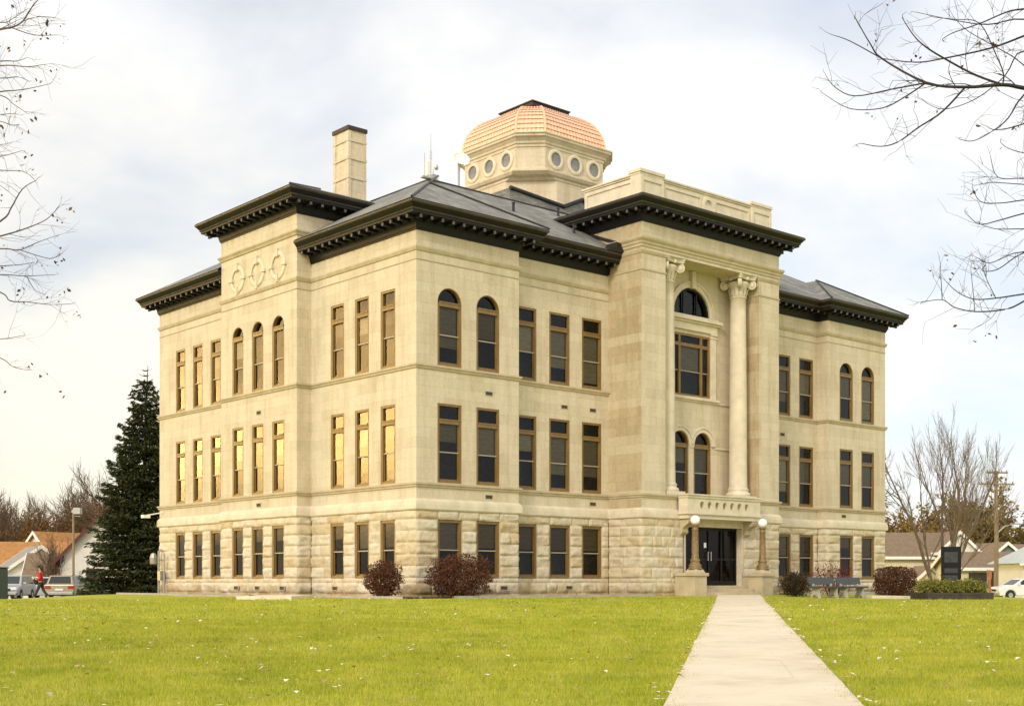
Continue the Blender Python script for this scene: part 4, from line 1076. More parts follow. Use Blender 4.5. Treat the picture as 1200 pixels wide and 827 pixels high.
for x in (12.68, 17.17):
    pd_ = MB(); pd_.box(x, x + .76, -2.5, PF - .06, -.95, .26)
    pd_.box(x + .1, x + .66, -2.505, -2.5, -.5, .05)
    pe = pd_.build('stair_pedestal', M['trim'], CH, bevel=.01)
    c = MB(); c.box(x - .07, x + .83, -2.57, PF - .12, .262, .40); c.prism([(x + .07, -2.5), (x + .69, -2.5), (x + .69, -1.85), (x + .07, -1.85)], .402, .56, [(x + .15, -2.42), (x + .61, -2.42), (x + .61, -1.93), (x + .15, -1.93)]); c.build('cap', M['trim'], pe, bevel=.02)

# blind roundels on the bay ----------------------------------------
def ring(mb, r0, r1, t, n=28):
    """flat ring facing -y at the origin, in x/z"""
    v = []
    for i in range(n):
        an = 2 * math.pi * i / n; c, s = math.cos(an), math.sin(an)
        v += [(r0 * c, -.01, r0 * s), (r0 * c, -t * .8, r0 * s), ((r0 + (r1 - r0) * .35) * c, -t, (r0 + (r1 - r0) * .35) * s), ((r1 - .03) * c, -t * .8, (r1 - .03) * s), (r1 * c, -t * .5, r1 * s), (r1 * c, .02, r1 * s)]
    f = []
    for i in range(n):
        j = (i + 1) % n
        for k in range(5): f.append((i*6 + k, i*6 + k + 1, j*6 + k + 1, j*6 + k))
    mb.add(v, f)
rg = MB(); ring(rg, .42, .60, .07)
for an in range(4):
    c, s = [(1, 0), (0, 1), (-1, 0), (0, -1)][an]
    if c: rg.box(min(c*.36, c*.68), max(c*.36, c*.68), -.10, .02, -.07, .07)
    else: rg.box(-.075, .075, -.10, .02, min(s*.36, s*.70), max(s*.36, s*.70))
rme = rg.mesh('roundel', M['trim_pale'])
for b in bay:
    o = bpy.data.objects.new('roundel', rme); COL.objects.link(o); o.parent = CH; o.location = (-.69, b, 13.17); o.rotation_euler = (0, 0, -math.pi / 2)

# chimney ----------------------------------------------------------
cm = MB(); ca0, ca1, cb0, cb1 = 3.5, 4.40, 9.65, 10.80
cm.box(ca0, ca1, cb0, cb1, 15.5, 20.05)
for z in (17.9, 18.75, 19.55): cm.box(ca0 - .05, ca1 + .05, cb0 - .05, cb1 + .05, z, z + .10)
for (x0, x1, y0, y1) in ((ca0 - .03, ca0 + .12, cb0 - .03, cb0 + .15), (ca0 - .03, ca0 + .12, cb1 - .15, cb1 + .03), (ca1 - .12, ca1 + .03, cb0 - .03, cb0 + .15)): cm.box(x0, x1, y0, y1, 15.5, 20.0)
ch = cm.build('chimney', M['ashlar'], CH)
cm = MB(); cm.box(ca0 - .07, ca1 + .07, cb0 - .07, cb1 + .07, 20.05, 20.22); cm.build('cap', M['brown_metal'], ch)

# drum and dome ----------------------------------------------------
DX, DY = MID, 10.45
def octo(s, c): return [(DX + x, DY + y) for x, y in ((-s + c, -s), (s - c, -s), (s, -s + c), (s, s - c), (s - c, s), (-s + c, s), (-s, s - c), (-s, -s + c))]
dm = MB()
dm.prism(octo(3.02, 1.75), 16.6, 19.42, caps=False)
def octband(mb, prof):
    for i in range(len(prof) - 1):
        (s0, c0, z0), (s1, c1, z1) = prof[i], prof[i+1]; mb.prism(octo(s0, c0), z0, z1, octo(s1, c1), caps=False)
octband(dm, [(3.02, 1.75, 19.36), (3.06, 1.65, 19.40), (3.06, 1.5, 19.50), (3.16, 1.3, 19.55), (3.24, 1.2, 19.68), (3.24, 1.2, 19.76), (3.12, 1.15, 19.80), (2.98, 1.05, 19.86), (2.95, 1.0, 19.90)])
octband(dm, [(2.95, 1.0, 19.90), (2.95, 1.0, 20.88), (2.99, 1.0, 20.90), (2.99, 1.0, 21.02), (3.04, 1.0, 21.04), (3.06, 1.0, 21.14), (3.16, 1.0, 21.26), (3.24, 1.0, 21.31), (3.24, 1.0, 21.40), (3.29, 1.0, 21.43), (3.29, 1.0, 21.49), (3.0, 1.0, 21.52), (2.6, .8, 21.53)])
drum = dm.build('dome_drum', M['ashlar'], CH)
rn = MB(); ring(rn, .33, .50, .09)
rnm = rn.mesh('round_window', M['trim_pale'])
gl_ = MB(); gl_.add([(.335 * math.cos(2*math.pi*i/24), -.035, .335 * math.sin(2*math.pi*i/24)) for i in range(24)], [tuple(reversed(range(24)))])
glm = gl_.mesh('pane', M['glass_frost'])
bk = MB(); bk.add([(.36 * math.cos(2*math.pi*i/24), -.008, .36 * math.sin(2*math.pi*i/24)) for i in range(24)], [tuple(reversed(range(24)))])
bkm = bk.mesh('round_window_back', M['blind_dark'])
rn.add([(.36 * math.cos(2*math.pi*i/24), -.008, .36 * math.sin(2*math.pi*i/24)) for i in range(24)], [tuple(reversed(range(24)))], 1)
rnm = rn.mesh('round_window', [M['trim_pale'], M['grey_pane']])
for face in range(4):
    an = face * math.pi / 2
    for t in (-1.28, 0, 1.28):
        p = Matrix.Rotation(an, 3, 'Z') @ Vector((t, -2.95, 0))
        o = bpy.data.objects.new('round_window', rnm); COL.objects.link(o); o.parent = drum; o.location = (DX + p.x, DY + p.y, 20.40); o.rotation_euler = (0, 0, an)
        # the glass is joined to its ring: one part of the drum
sk = MB()      # dark flashing at the foot of the drum
octband(sk, [(3.32, 1.9, 16.9), (3.34, 1.9, 17.16), (3.22, 1.85, 17.22), (3.03, 1.76, 17.26)]); sk.build('roof_flashing', M['dark_metal'], CH)
do = MB()
rows = 11
def dprof(t): th = t * R(87); return (1.0 + 2.0 * math.cos(th) ** 0.92, 21.52 + 1.90 * math.sin(th))
for r in range(rows):
    t0, t1 = r / rows, (r + 1) / rows; (s0, z0), (s1, z1) = dprof(t0), dprof(t1)
    p0 = octo(s0 + .035, 1.0 * s0 / 3.0); p1 = octo(s1, 1.0 * s1 / 3.0)
    for i in range(8):
        a, b, c, d = Vector(p0[i]), Vector(p0[(i+1) % 8]), Vector(p1[(i+1) % 8]), Vector(p1[i])
        n = 19 if i % 2 == 0 else 7
        nn = Vector(((b - a).y, -(b - a).x)).normalized()
        for k in range(n):
            q0, q1 = k / n, (k + 1) / n; qm = (q0 + q1) / 2
            A, B, C, D = a.lerp(b, q0), a.lerp(b, q1), d.lerp(c, q1), d.lerp(c, q0)
            mA = a.lerp(b, qm) + nn * .034; mD = d.lerp(c, qm) + nn * .022
            do.add([(A.x, A.y, z0), (mA.x, mA.y, z0 - .02), (B.x, B.y, z0), (C.x, C.y, z1), (mD.x, mD.y, z1), (D.x, D.y, z1)], [(0, 1, 4, 5), (1, 2, 3, 4)])
            do.add([(A.x, A.y, z0), (mA.x, mA.y, z0 - .02), (B.x, B.y, z0), (a.lerp(b, qm).x, a.lerp(b, qm).y, z0 + .03)], [(1, 0, 3), (2, 1, 3)])
for i in range(8):      # hip rolls
    do.tube([(octo(dprof(t / 12)[0] + .03, dprof(t / 12)[0] / 3.0)[i][0], octo(dprof(t / 12)[0] + .03, dprof(t / 12)[0] / 3.0)[i][1], dprof(t / 12)[1]) for t in range(13)], [.055] * 13, 6)
dome = do.build('copper_dome', M['copper'], CH, weld=False)
dc = MB(); zc = dprof(1)[1]
dc.prism(octo(1.02, .3), zc - .1, zc + .12)
for h_, a_, b_ in ((1.24, .12, .30), (1.30, .303, .36)): dc.prism([(DX - h_, DY - h_), (DX + h_, DY - h_), (DX + h_, DY + h_), (DX - h_, DY + h_)], zc + a_, zc + b_)
dc.prism([(DX - 1.2, DY - 1.2), (DX + 1.2, DY - 1.2), (DX + 1.2, DY + 1.2), (DX - 1.2, DY + 1.2)], zc + .363, zc + .52, [(DX - .1, DY - .1), (DX + .1, DY - .1), (DX + .1, DY + .1), (DX - .1, DY + .1)])
dc.build('dome_cap', M['brown_metal'], CH)

# small wall vents -------------------------------------------------
ve = MB(); ve.box(-.17, .17, -.012, .03, -.065, .065); ve.box(-.20, .20, -.016, .028, -.09, -.068, 1); ve.box(-.20, .20, -.016, .028, .068, .09, 1); ve.box(-.20, -.172, -.016, .028, -.068, .068, 1); ve.box(.172, .20, -.016, .028, -.068, .068, 1)
vm = ve.mesh('wall_vent', [M['inside'], M['trim']])
def vent(a, b, z, rz):
    o = bpy.data.objects.new('wall_vent', vm); COL.objects.link(o); o.parent = CH; o.location = (a, b, z); o.rotation_euler = (0, 0, rz)
for a, b, z in ((3.5, 0, 7.30), (8.1, .62, 7.25), (9.75, .62, 7.25), (3.5, 0, 3.3), (9.75, .62, 3.3), (4.2, -.08, -.22), (8.3, .54, -.22), (22.7, .62, 7.2), (26.9, 0, 3.33)): vent(a, b, z, 0)
for b, z in ((10.2, 7.2), (10.2, 3.28), (8.2, -.24), (10.2, -.24), (12.0, -.24)): vent(-.69 if z > 0 else -.77, b, z, -math.pi/2)
vent(-.08, 5.3, -.24, -math.pi/2)
# pipes and small light at the far left corner
dp = MB(); dp.tube([(-.25, 20.5, -.9), (-.25, 20.5, 1.5), (-.12, 20.5, 1.6)], [.05] * 3, 8); dp.tube([(-.25, 19.9, -.9), (-.25, 19.9, 1.4)], [.045] * 2, 8); dp.box(-.36, -.12, 20.1, 20.4, .1, .55)
dp.lathe([(.16, .9), (.18, 1.2), (.12, 1.4), (.02, 1.45)], -.28, 21.0, 10)
dp.build('gas_pipe', M['galv'], CH)
wl_ = MB(); wl_.tube([(-.02, 20.55, 3.4), (-.75, 20.75, 3.25)], [.03, .03], 6); wl_.prism([(-.95, 20.65), (-.6, 20.65), (-.6, 20.95), (-.95, 20.95)], 3.12, 3.27); wl_.build('wall_light', M['white_paint'], CH)

#==REST==
# ------------------------------------------------------------------ plants
def at(px, py, Y):
    """point at depth Y seen at photo pixel (px, py), used to take positions off the photograph"""
    return Vector(((px - 600) / F * Y, Y, EYE + (682 - py) / F * Y))
def ground_at(px, Y):
    x = (px - 600) / F * Y; return (x, Y, gzf(x, Y))

def leaves_np(name, pts, size, mat, parent, flat=0.0, aspect=0.6, rng=RNG, along=None):
    """one small bent leaf (two triangles) at each point"""
    n = len(pts); pts = np.asarray(pts)
    u = rng.normal(size=(n, 3)); 
    if along is not None: u = along + 0.45 * u
    u /= np.linalg.norm(u, axis=1)[:, None] + 1e-9
    v = rng.normal(size=(n, 3)); v[:, 2] *= (1 - flat); v -= (v * u).sum(1)[:, None] * u; v /= np.linalg.norm(v, axis=1)[:, None] + 1e-9
    s = (size * (0.55 + 0.9 * rng.random(n)))[:, None]
    q = np.empty((n, 4, 3)); q[:, 0] = pts - u * s; q[:, 1] = pts + v * s * aspect; q[:, 2] = pts + u * s; q[:, 3] = pts - v * s * aspect
    return npmesh(name, q.reshape(-1, 3), np.arange(4 * n).reshape(-1, 4), mat, parent)

class Tree:
    """limbs grown from the ground; segments are kept and turned into tubes at the end"""
    def __init__(s, rng): s.r = rng; s.seg = {0: MB(), 1: MB()}; s.tips = []; s.n = 0
    def limb(s, p, d, length, rad, lvl, maxl, bend=0.18, up=0.05, kids=(3, 5), taper=0.55, spread=(0.45, 0.9), shrink=(0.5, 0.75), trunk=False, minr=0.004, start=0.3):
        n = 5 if lvl < 2 else 4 if lvl < 4 else 3
        pts = [Vector(p)]; d = Vector(d).normalized(); rads = [rad]
        for i in range(n):
            d = (d + Vector((s.r.gauss(0, bend), s.r.gauss(0, bend), s.r.gauss(0, bend) + up))).normalized()
            pts.append(pts[-1] + d * length / n); rads.append(max(minr * .7, rad * (1 - (1 - taper) * (i + 1) / n)) if lvl < maxl else max(minr * .6, rad * (1 - .6 * (i + 1) / n)))
        s.seg[0 if trunk else 1].tube(pts, rads, 8 if lvl == 0 else 6 if lvl == 1 else 4 if lvl == 2 else 3, cap=lvl < 2); s.n += 1
        if lvl >= maxl: s.tips.append((pts[-1], d)); s.tips.append((pts[len(pts)//2], d)); return
        k = s.r.randint(*kids)
        for j in range(k):
            t = start + (1 - start) * (j + s.r.random()) / k; t = min(.98, t); i = min(n - 1, int(t * n)); q = pts[i].lerp(pts[i+1], t * n - i)
            dd = (pts[i+1] - pts[i]).normalized(); ax = dd.orthogonal().normalized(); ax.rotate(Matrix.Rotation(s.r.random() * 6.283, 3, dd))
            nd = dd.copy(); nd.rotate(Matrix.Rotation(s.r.uniform(*spread), 3, ax))
            s.limb(q, nd, length * s.r.uniform(*shrink) * (1.15 - .4 * t), max(minr, rads[i] * s.r.uniform(.45, .7)), lvl + 1, maxl, bend * 1.1, up, kids, taper, spread, shrink, False, minr, .2)
        s.limb(pts[-1], d, length * .62, max(minr, rads[-1] * .9), lvl + 1, maxl, bend, up, kids, taper, spread, shrink, False, minr, .2)

def bare_tree(name, seed, h, rad, mats, leaf=None, nleaf=0, leafsize=.1, multi=1, maxl=4, spread=(.4, .85), up=.06, kids=(3, 4), minr=.006, trunkfrac=.33, bend=.16):
    r = random.Random(seed); t = Tree(r)
    root = empty(name, (0, 0, 0))
    for k in range(multi):
        a = 2 * math.pi * (k + r.random() * .6) / multi; lean = .0 if multi == 1 else r.uniform(.06, .42)
        t.limb((math.cos(a) * .18 * (multi > 1), math.sin(a) * .18 * (multi > 1), -.3), (math.cos(a) * lean, math.sin(a) * lean, 1), h * trunkfrac * (1 if multi == 1 else r.uniform(1.1, 1.5)), rad * (1 if multi == 1 else r.uniform(.55, .8)), 0, maxl, bend, up, kids, .62, spread, (.55, .8), True, minr, .45 if multi == 1 else .25)
    top = max(v[2] for v in t.seg[1].v); k_ = h / top
    for sg in t.seg.values(): sg.v = [(v[0] * k_, v[1] * k_, v[2] * k_) for v in sg.v]
    t.tips = [(p * k_, d) for p, d in t.tips]
    t.seg[0].smooth = True
    t.seg[0].build('trunk', mats[0], root, weld=False); t.seg[1].build('branches', mats[1], root, weld=False)
    if leaf:
        tips = t.tips; pts = []; rr = np.random.default_rng(seed)
        for i in range(nleaf):
            p, d = tips[r.randrange(len(tips))]; q = p - d * r.random() * .5; pts.append((q.x + r.gauss(0, .2), q.y + r.gauss(0, .2), q.z + r.gauss(0, .2)))
        leaves_np('foliage', pts, leafsize, leaf, root, rng=rr)
    return root

# spruce left of the courthouse
def spruce(px, Y, h, rad):
    x, y, z = ground_at(px, Y)
    root = empty('spruce_tree', (x, y, z), 0, 'tall dark green spruce with a thin pointed top beside the courthouse', 'tree')
    r = random.Random(3); rr = np.random.default_rng(3)
    m = MB(); m.smooth = True; m.tube([(0, 0, -.3), (0, 0, h * .5), (.05, 0, h * .85), (.16, 0, h + .3)], [.24, .15, .06, .012], 8); m.build('trunk', M['bark_dark'], root)
    br = MB(); pts = []; al = []
    zc = .5
    while zc < h:
        f = zc / h; R_ = rad * (1 - f) ** .80 * (.93 + .2 * r.random()) + .22
        if f > .93: R_ = .25 + .35 * (1 - f) / .07
        nb = max(5, int(12 * (1 - f) + 5))
        for k in range(nb):
            an = 2 * math.pi * (k + r.random()) / nb; L_ = R_ * r.uniform(.68, 1.12); dr = .10 + .26 * (1 - f)
            P = []
            for i in range(7):
                t = i / 6; P.append(Vector((math.cos(an) * L_ * t, math.sin(an) * L_ * t, zc - dr * L_ * t * .9 + .42 * L_ * t * t * (.5 + .5 * f))))
            br.tube(P, [.035 * (1 - .8 * i / 6) for i in range(7)], 3, cap=False)
            if f > .965: continue
            nn = int(L_ * 85 * (.55 if f > .86 else 1))
            for q in range(nn):
                t = .18 + .82 * r.random() ** .75; i = min(5, int(t * 6)); p = P[i].lerp(P[i+1], t * 6 - i); side = r.gauss(0, .16) * L_ * (.25 + t * .6) ; sag = -abs(r.gauss(0, .11)) - .04
                pts.append((p.x - math.sin(an) * side, p.y + math.cos(an) * side, p.z + sag - abs(side) * .12)); al.append((math.cos(an) - math.sin(an) * side, math.sin(an) + math.cos(an) * side, -.25))
        zc += .30 + .10 * r.random() - .04 * f
    br.build('branches', M['bark_dark'], root, weld=False)
    leaves_np('foliage', pts, .125, M['needle'], root, aspect=.32, rng=rr, along=np.array(al))
    return root
spruce(170, 72, 12.6, 3.25)

# clipped shrubs
def shrub(name, x, y, rx, ry, h, mat, label, n, size, boxy=1.0, ragged=.19, group=None, twig='bark_dark'):
    z = gzf(x, y)
    root = empty(name, (x, y, z), 0, label, 'shrub', group)
    m = MB(); r = random.Random(int(abs(x) * 997 + abs(y) * 31)); rr = np.random.default_rng(int(abs(x) * 997 + abs(y) * 31))
    for k in range(26):
        a = r.random() * 6.283; t = r.random() ** .5; m.tube([(0.25 * rx * math.cos(a) * t, .25 * ry * math.sin(a) * t, -.05), (rx * .6 * math.cos(a) * t, ry * .6 * math.sin(a) * t, h * .45), (rx * .88 * math.cos(a) * t, ry * .88 * math.sin(a) * t, h * r.uniform(.75, .98))], [.018, .012, .005], 4, cap=False)
    m.build('stems', M[twig], root, weld=False)
    d = rr.normal(size=(n, 3)); d /= np.linalg.norm(d, axis=1)[:, None]
    if boxy < 1: d /= ((np.abs(d) ** (2 / boxy)).sum(1) ** (boxy / 2))[:, None]
    rad = 1 - rr.random(n) ** 1.7 * .55
    lump = 1 + ragged * (np.sin(d[:, 0] * 5 + 1.3) * np.cos(d[:, 1] * 4 + d[:, 2] * 6) + .5 * np.sin(d[:, 2] * 11 + d[:, 0] * 9)) + rr.normal(0, ragged * .45, n) * (rr.random(n) > .5)
    p = d * (rad * lump)[:, None] * np.array([rx, ry, h / 2]); p[:, 2] += h / 2 + .01
    p = p[p[:, 2] > .02]
    leaves_np('foliage', p, size, mat, root, rng=rr)
    return root
x, y = W(-1.05, 1.55); shrub('barberry_bush', *((449 - 600) / F * 47.2, 47.2), .67, .66, 1.30, M['barberry'], 'round dark red barberry bush by the left wall, the smaller one at the corner', 9500, .028)
shrub('barberry_bush', *((538 - 600) / F * 47.9, 47.9), 1.13, .8, 1.5, M['barberry'], 'wide dark red barberry bush in front of the first basement windows of the entrance side', 15000, .03, .8)
shrub('clipped_hedge', *((1049 - 600) / F * 59.5, 59.5), .90, .62, 1.34, M['barberry'], 'box clipped dark red brown hedge beside the far right corner of the courthouse', 13000, .03, .45, .06)
shrub('low_shrub', *((932 - 600) / F * 56.5, 56.5), .62, .55, 1.0, M['darkshrub'], 'low dark brown green shrub between the right lamp post and the benches', 7000, .03, 1.0, .3)
shrub('red_shrub', *((977 - 600) / F * 58.5, 58.5), .95, .5, 1.45, M['redleaf'], 'loose bright red leaved shrub behind the granite benches', 2600, .03, 1.0, .35)
for px_, Y_, s_ in ((508, 46.6, .3), (640, 53.0, .35), (806, 54.4, .28)): pass

# bare trees seen whole: the many stemmed one at the right and a small one at the left
bt = bare_tree('bare_tree', 21, 13.0, .17, (M['bark_pale'], M['bark_pale']), multi=5, maxl=5, spread=(.18, .5), up=.10, kids=(2, 3), minr=.008, trunkfrac=.30, bend=.09)
bt.location = ground_at(1102, 84); tag(bt, 'tall bare many stemmed tree spreading behind the black monument', 'tree')
b2 = bare_tree('bare_tree', 34, 14, .17, (M['bark_warm'], M['bark_warm']), multi=1, maxl=5, spread=(.4, .9), up=.05, kids=(3, 5), minr=.011)
b2.location = ground_at(1004, 90); tag(b2, 'bare tree reaching out from behind the right end of the courthouse', 'tree')
b3 = bare_tree('bare_shrub_tree', 41, 5.4, .08, (M['bark_warm'], M['bark_warm']), multi=7, maxl=3, spread=(.2, .6), up=.1, kids=(3, 5), minr=.010, trunkfrac=.36)
b3.location = ground_at(64, 96); tag(b3, 'small bare many stemmed tree in front of the brown roof at the left', 'tree')

# wooded slope behind the houses: each tree its own object
def woods(kind, variants, spots, label, group, seed):
    r = random.Random(seed)
    for i, (px_, Y_, sc_) in enumerate(spots):
        v = variants[i % len(variants)]
        o = v if i < len(variants) else copy_tree(v)
        o.location = ground_at(px_, Y_); o.location.z -= .2; o.rotation_euler = (0, 0, r.random() * 6.28); o.scale = (sc_,) * 3
        tag(o, label, 'tree', group)
def spots(x0, x1, n, Y0, Y1, s0, s1, seed):
    r = random.Random(seed); return [(x0 + (x1 - x0) * (i + r.random()) / n, r.uniform(Y0, Y1), r.uniform(s0, s1)) for i in range(n)]
brown = [bare_tree('woodland_tree', 100 + k, 18, .15, (M['bark_warm'], M['bark_warm']), maxl=4, spread=(.25, .75), up=.09, kids=(4, 6), minr=.017, trunkfrac=.30) for k in range(3)]
woods('brown', brown, spots(-170, 225, 40, 150, 200, .72, .98, 1), 'leafless brown tree in the wood on the left skyline', 'bare trees of the wood at the left', 2)
rust = [bare_tree('oak_tree', 120 + k, 11.5, .15, (M['bark_warm'], M['bark_warm']), M['rustleaf'], 1300, .15, maxl=3, spread=(.35, .9), kids=(4, 5), minr=.018, trunkfrac=.3) for k in range(2)]
woods('rust', rust, spots(-90, 205, 12, 142, 158, .8, 1.0, 3), 'rust brown oak still holding dead leaves behind the houses at the left', 'rust brown oaks at the left', 4)
gold = [bare_tree('gold_tree', 140 + k, 11, .15, (M['bark_warm'], M['bark_warm']), M['goldleaf'], 3200, .16, maxl=3, spread=(.4, .9), kids=(4, 5), minr=.018, trunkfrac=.28) for k in range(2)]
woods('gold', gold, spots(1000, 1130, 9, 140, 160, .8, 1.05, 5), 'dull gold leaved tree behind the cream house at the right', 'gold trees behind the cream house', 6)
oliv = [bare_tree('olive_tree', 160 + k, 13.5, .17, (M['bark'], M['bark_warm']), M['olive'], 4200, .18, maxl=3, spread=(.4, .95), kids=(4, 5), minr=.018, trunkfrac=.3) for k in range(2)]
woods('olive', oliv, spots(1120, 1300, 10, 145, 165, .85, 1.12, 7), 'olive brown leafy tree behind the utility pole at the right', 'olive trees at the right edge', 8)
brown2 = [bare_tree('woodland_tree', 180 + k, 13.5, .14, (M['bark_warm'], M['bark_warm']), maxl=4, spread=(.3, .8), kids=(3, 4), minr=.016, trunkfrac=.3) for k in range(2)]
woods('brown2', brown2, spots(985, 1290, 14, 168, 195, .7, .95, 9), 'leafless brown tree on the skyline behind the houses at the right', 'bare trees on the right skyline', 10)

# near trees: limbs that reach into the picture
def near_tree(name, label, trunk, lines, Y0, mat, seed, berries, toff):
    r = random.Random(seed)
    tx, ty = trunk; tz = gzf(tx, ty)
    root = empty(name, (tx, ty, tz), 0, label, 'tree'); inv = Vector((tx, ty, tz))
    tm = MB(); tm.smooth = True
    tp = [Vector((0, 0, -.3)), Vector((.05, 0, 1.5)), Vector((-.05, .05, 3.4)), Vector((.1, 0, 5.6)), Vector((0, .1, 8.2)), Vector((.1, .1, 10.5))]
    tm.tube(tp, [.30, .25, .22, .17, .11, .05], 12)
    m = MB(); lv = []; bases = []
    def twig(p, d, ln, rad, lvl):
        pts = [p]; d = d.normalized(); nseg = 3
        for i in range(nseg):
            d = (d + Vector((r.gauss(0, .16), r.gauss(0, .16), r.gauss(0, .16)))).normalized(); pts.append(pts[-1] + d * ln / nseg)
        m.tube(pts, [rad, rad * .8, rad * .65, rad * .45], 3, cap=False)
        if r.random() < berries: lv.append(pts[-1])
        if lvl > 0:
            for k in range(r.randint(1, 3)):
                j = r.randint(1, nseg); ax = d.orthogonal(); ax.rotate(Matrix.Rotation(r.random() * 6.28, 3, d)); nd = d.copy(); nd.rotate(Matrix.Rotation(r.uniform(.4, .9), 3, ax)); twig(pts[j], nd, ln * r.uniform(.45, .75), rad * .7, lvl - 1)
    for pl, r0, r1, dY in lines:
        ys = Y0 + dY; P = []
        nP = len(pl)
        for i, (px_, py_) in enumerate(pl):
            P.append(at(px_, py_, ys + (r.uniform(-.25, .25) + .5 * i / nP * (1 if r.random() < .5 else -1))) - inv)
        # smooth the polyline
        Q = []
        for i in range(nP - 1):
            a, b, c, d = P[max(0, i-1)], P[i], P[i+1], P[min(nP-1, i+2)]
            for k in range(4):
                t = k / 4; Q.append(.5 * ((2*b) + (c-a)*t + (2*a - 5*b + 4*c - d)*t*t + (3*b - a - 3*c + d)*t**3))
        Q.append(P[-1])
        if r0 > 0: bases.append((Q[0], (Q[0] - Q[1]).normalized(), r0))
        n = len(Q); R0 = abs(r0); rad = [R0 + (r1 - R0) * i / (n - 1) for i in range(n)]
        m.tube(Q, rad, 5, cap=True)
        for i in range(1, n - 1):
            if r.random() < .42:
                d = (Q[i+1] - Q[i]).normalized(); ax = d.orthogonal(); ax.rotate(Matrix.Rotation(r.random() * 6.28, 3, d)); nd = d.copy(); nd.rotate(Matrix.Rotation(r.uniform(.5, 1.1), 3, ax)); nd.z += .25
                twig(Q[i], nd, r.uniform(.18, .5), max(.0026, rad[i] * .4), 1)
        twig(Q[-1], Q[-1] - Q[-2], .14, r1, 1)
    # gather the limbs, a few at a time, on crooked scaffold boughs that rise from the trunk
    bases.sort(key=lambda b: b[0].z)
    def crook(a, b, n, w):
        return [a.lerp(b, k / n) + (Vector((r.gauss(0, w), r.gauss(0, w), r.gauss(0, w) + w * 2.2 * math.sin(math.pi * k / n))) if 0 < k < n else Vector()) for k in range(n + 1)]
    gi = 0
    while gi < len(bases):
        g = bases[gi:gi + r.randint(3, 5)]; gi += len(g)
        c = sum((b[0] for b in g), Vector()) / len(g); hub = c * .52 + Vector((r.gauss(0, .25), r.gauss(0, .45), -.55)); hub.z = min(hub.z, c.z - .3)
        foot = Vector((0, 0, max(1.5, min(8.5, hub.z - hub.xy.length * r.uniform(.35, .65)))))
        rb = min(.13, .045 + sum(b[2] for b in g)); P = crook(foot, hub, 5, .05); m.tube(P, [rb * (1.25 - .5 * k / 5) for k in range(6)], 8, cap=False)
        for q0, d0, rr_ in g:
            mid = q0 + d0 * (q0 - hub).length * .35; t0 = P[r.choice((3, 4, 5))]
            Q = []
            for k in range(9):
                t = k / 8; Q.append(t0 * (1 - t) ** 2 + mid * 2 * t * (1 - t) + q0 * t * t + (Vector((r.gauss(0, .03), r.gauss(0, .03), r.gauss(0, .03))) if 0 < k < 8 else Vector()))
            m.tube(Q, [max(rr_, rb * .55) * (1 - k / 8) + rr_ * k / 8 for k in range(9)], 6, cap=False)
            for k in range(1, 8):
                if r.random() < .8:
                    d = (Q[k+1] - Q[k]).normalized(); ax = d.orthogonal(); ax.rotate(Matrix.Rotation(r.random() * 6.28, 3, d)); nd = d.copy(); nd.rotate(Matrix.Rotation(r.uniform(.6, 1.2), 3, ax)); nd.z += .3; twig(Q[k], nd, r.uniform(.3, .8), .006, 2)
    tm.build('trunk', M['bark'], root, weld=False); m.build('branches', mat, root, weld=False)
    pts = []
    for p in lv:
        for k in range(r.randint(1, 3)): pts.append((p.x + r.gauss(0, .03), p.y + r.gauss(0, .03), p.z - .03 - abs(r.gauss(0, .04))))
    if pts: leaves_np('dead_leaves', pts, .025, M['deadleaf'], root, rng=np.random.default_rng(seed))
def z3(l): return [(950 + x / 4.136, y / 4.136) for x, y in l]
def z4(l): return [(1080 + x / 4.135, 180 + y / 4.135) for x, y in l]
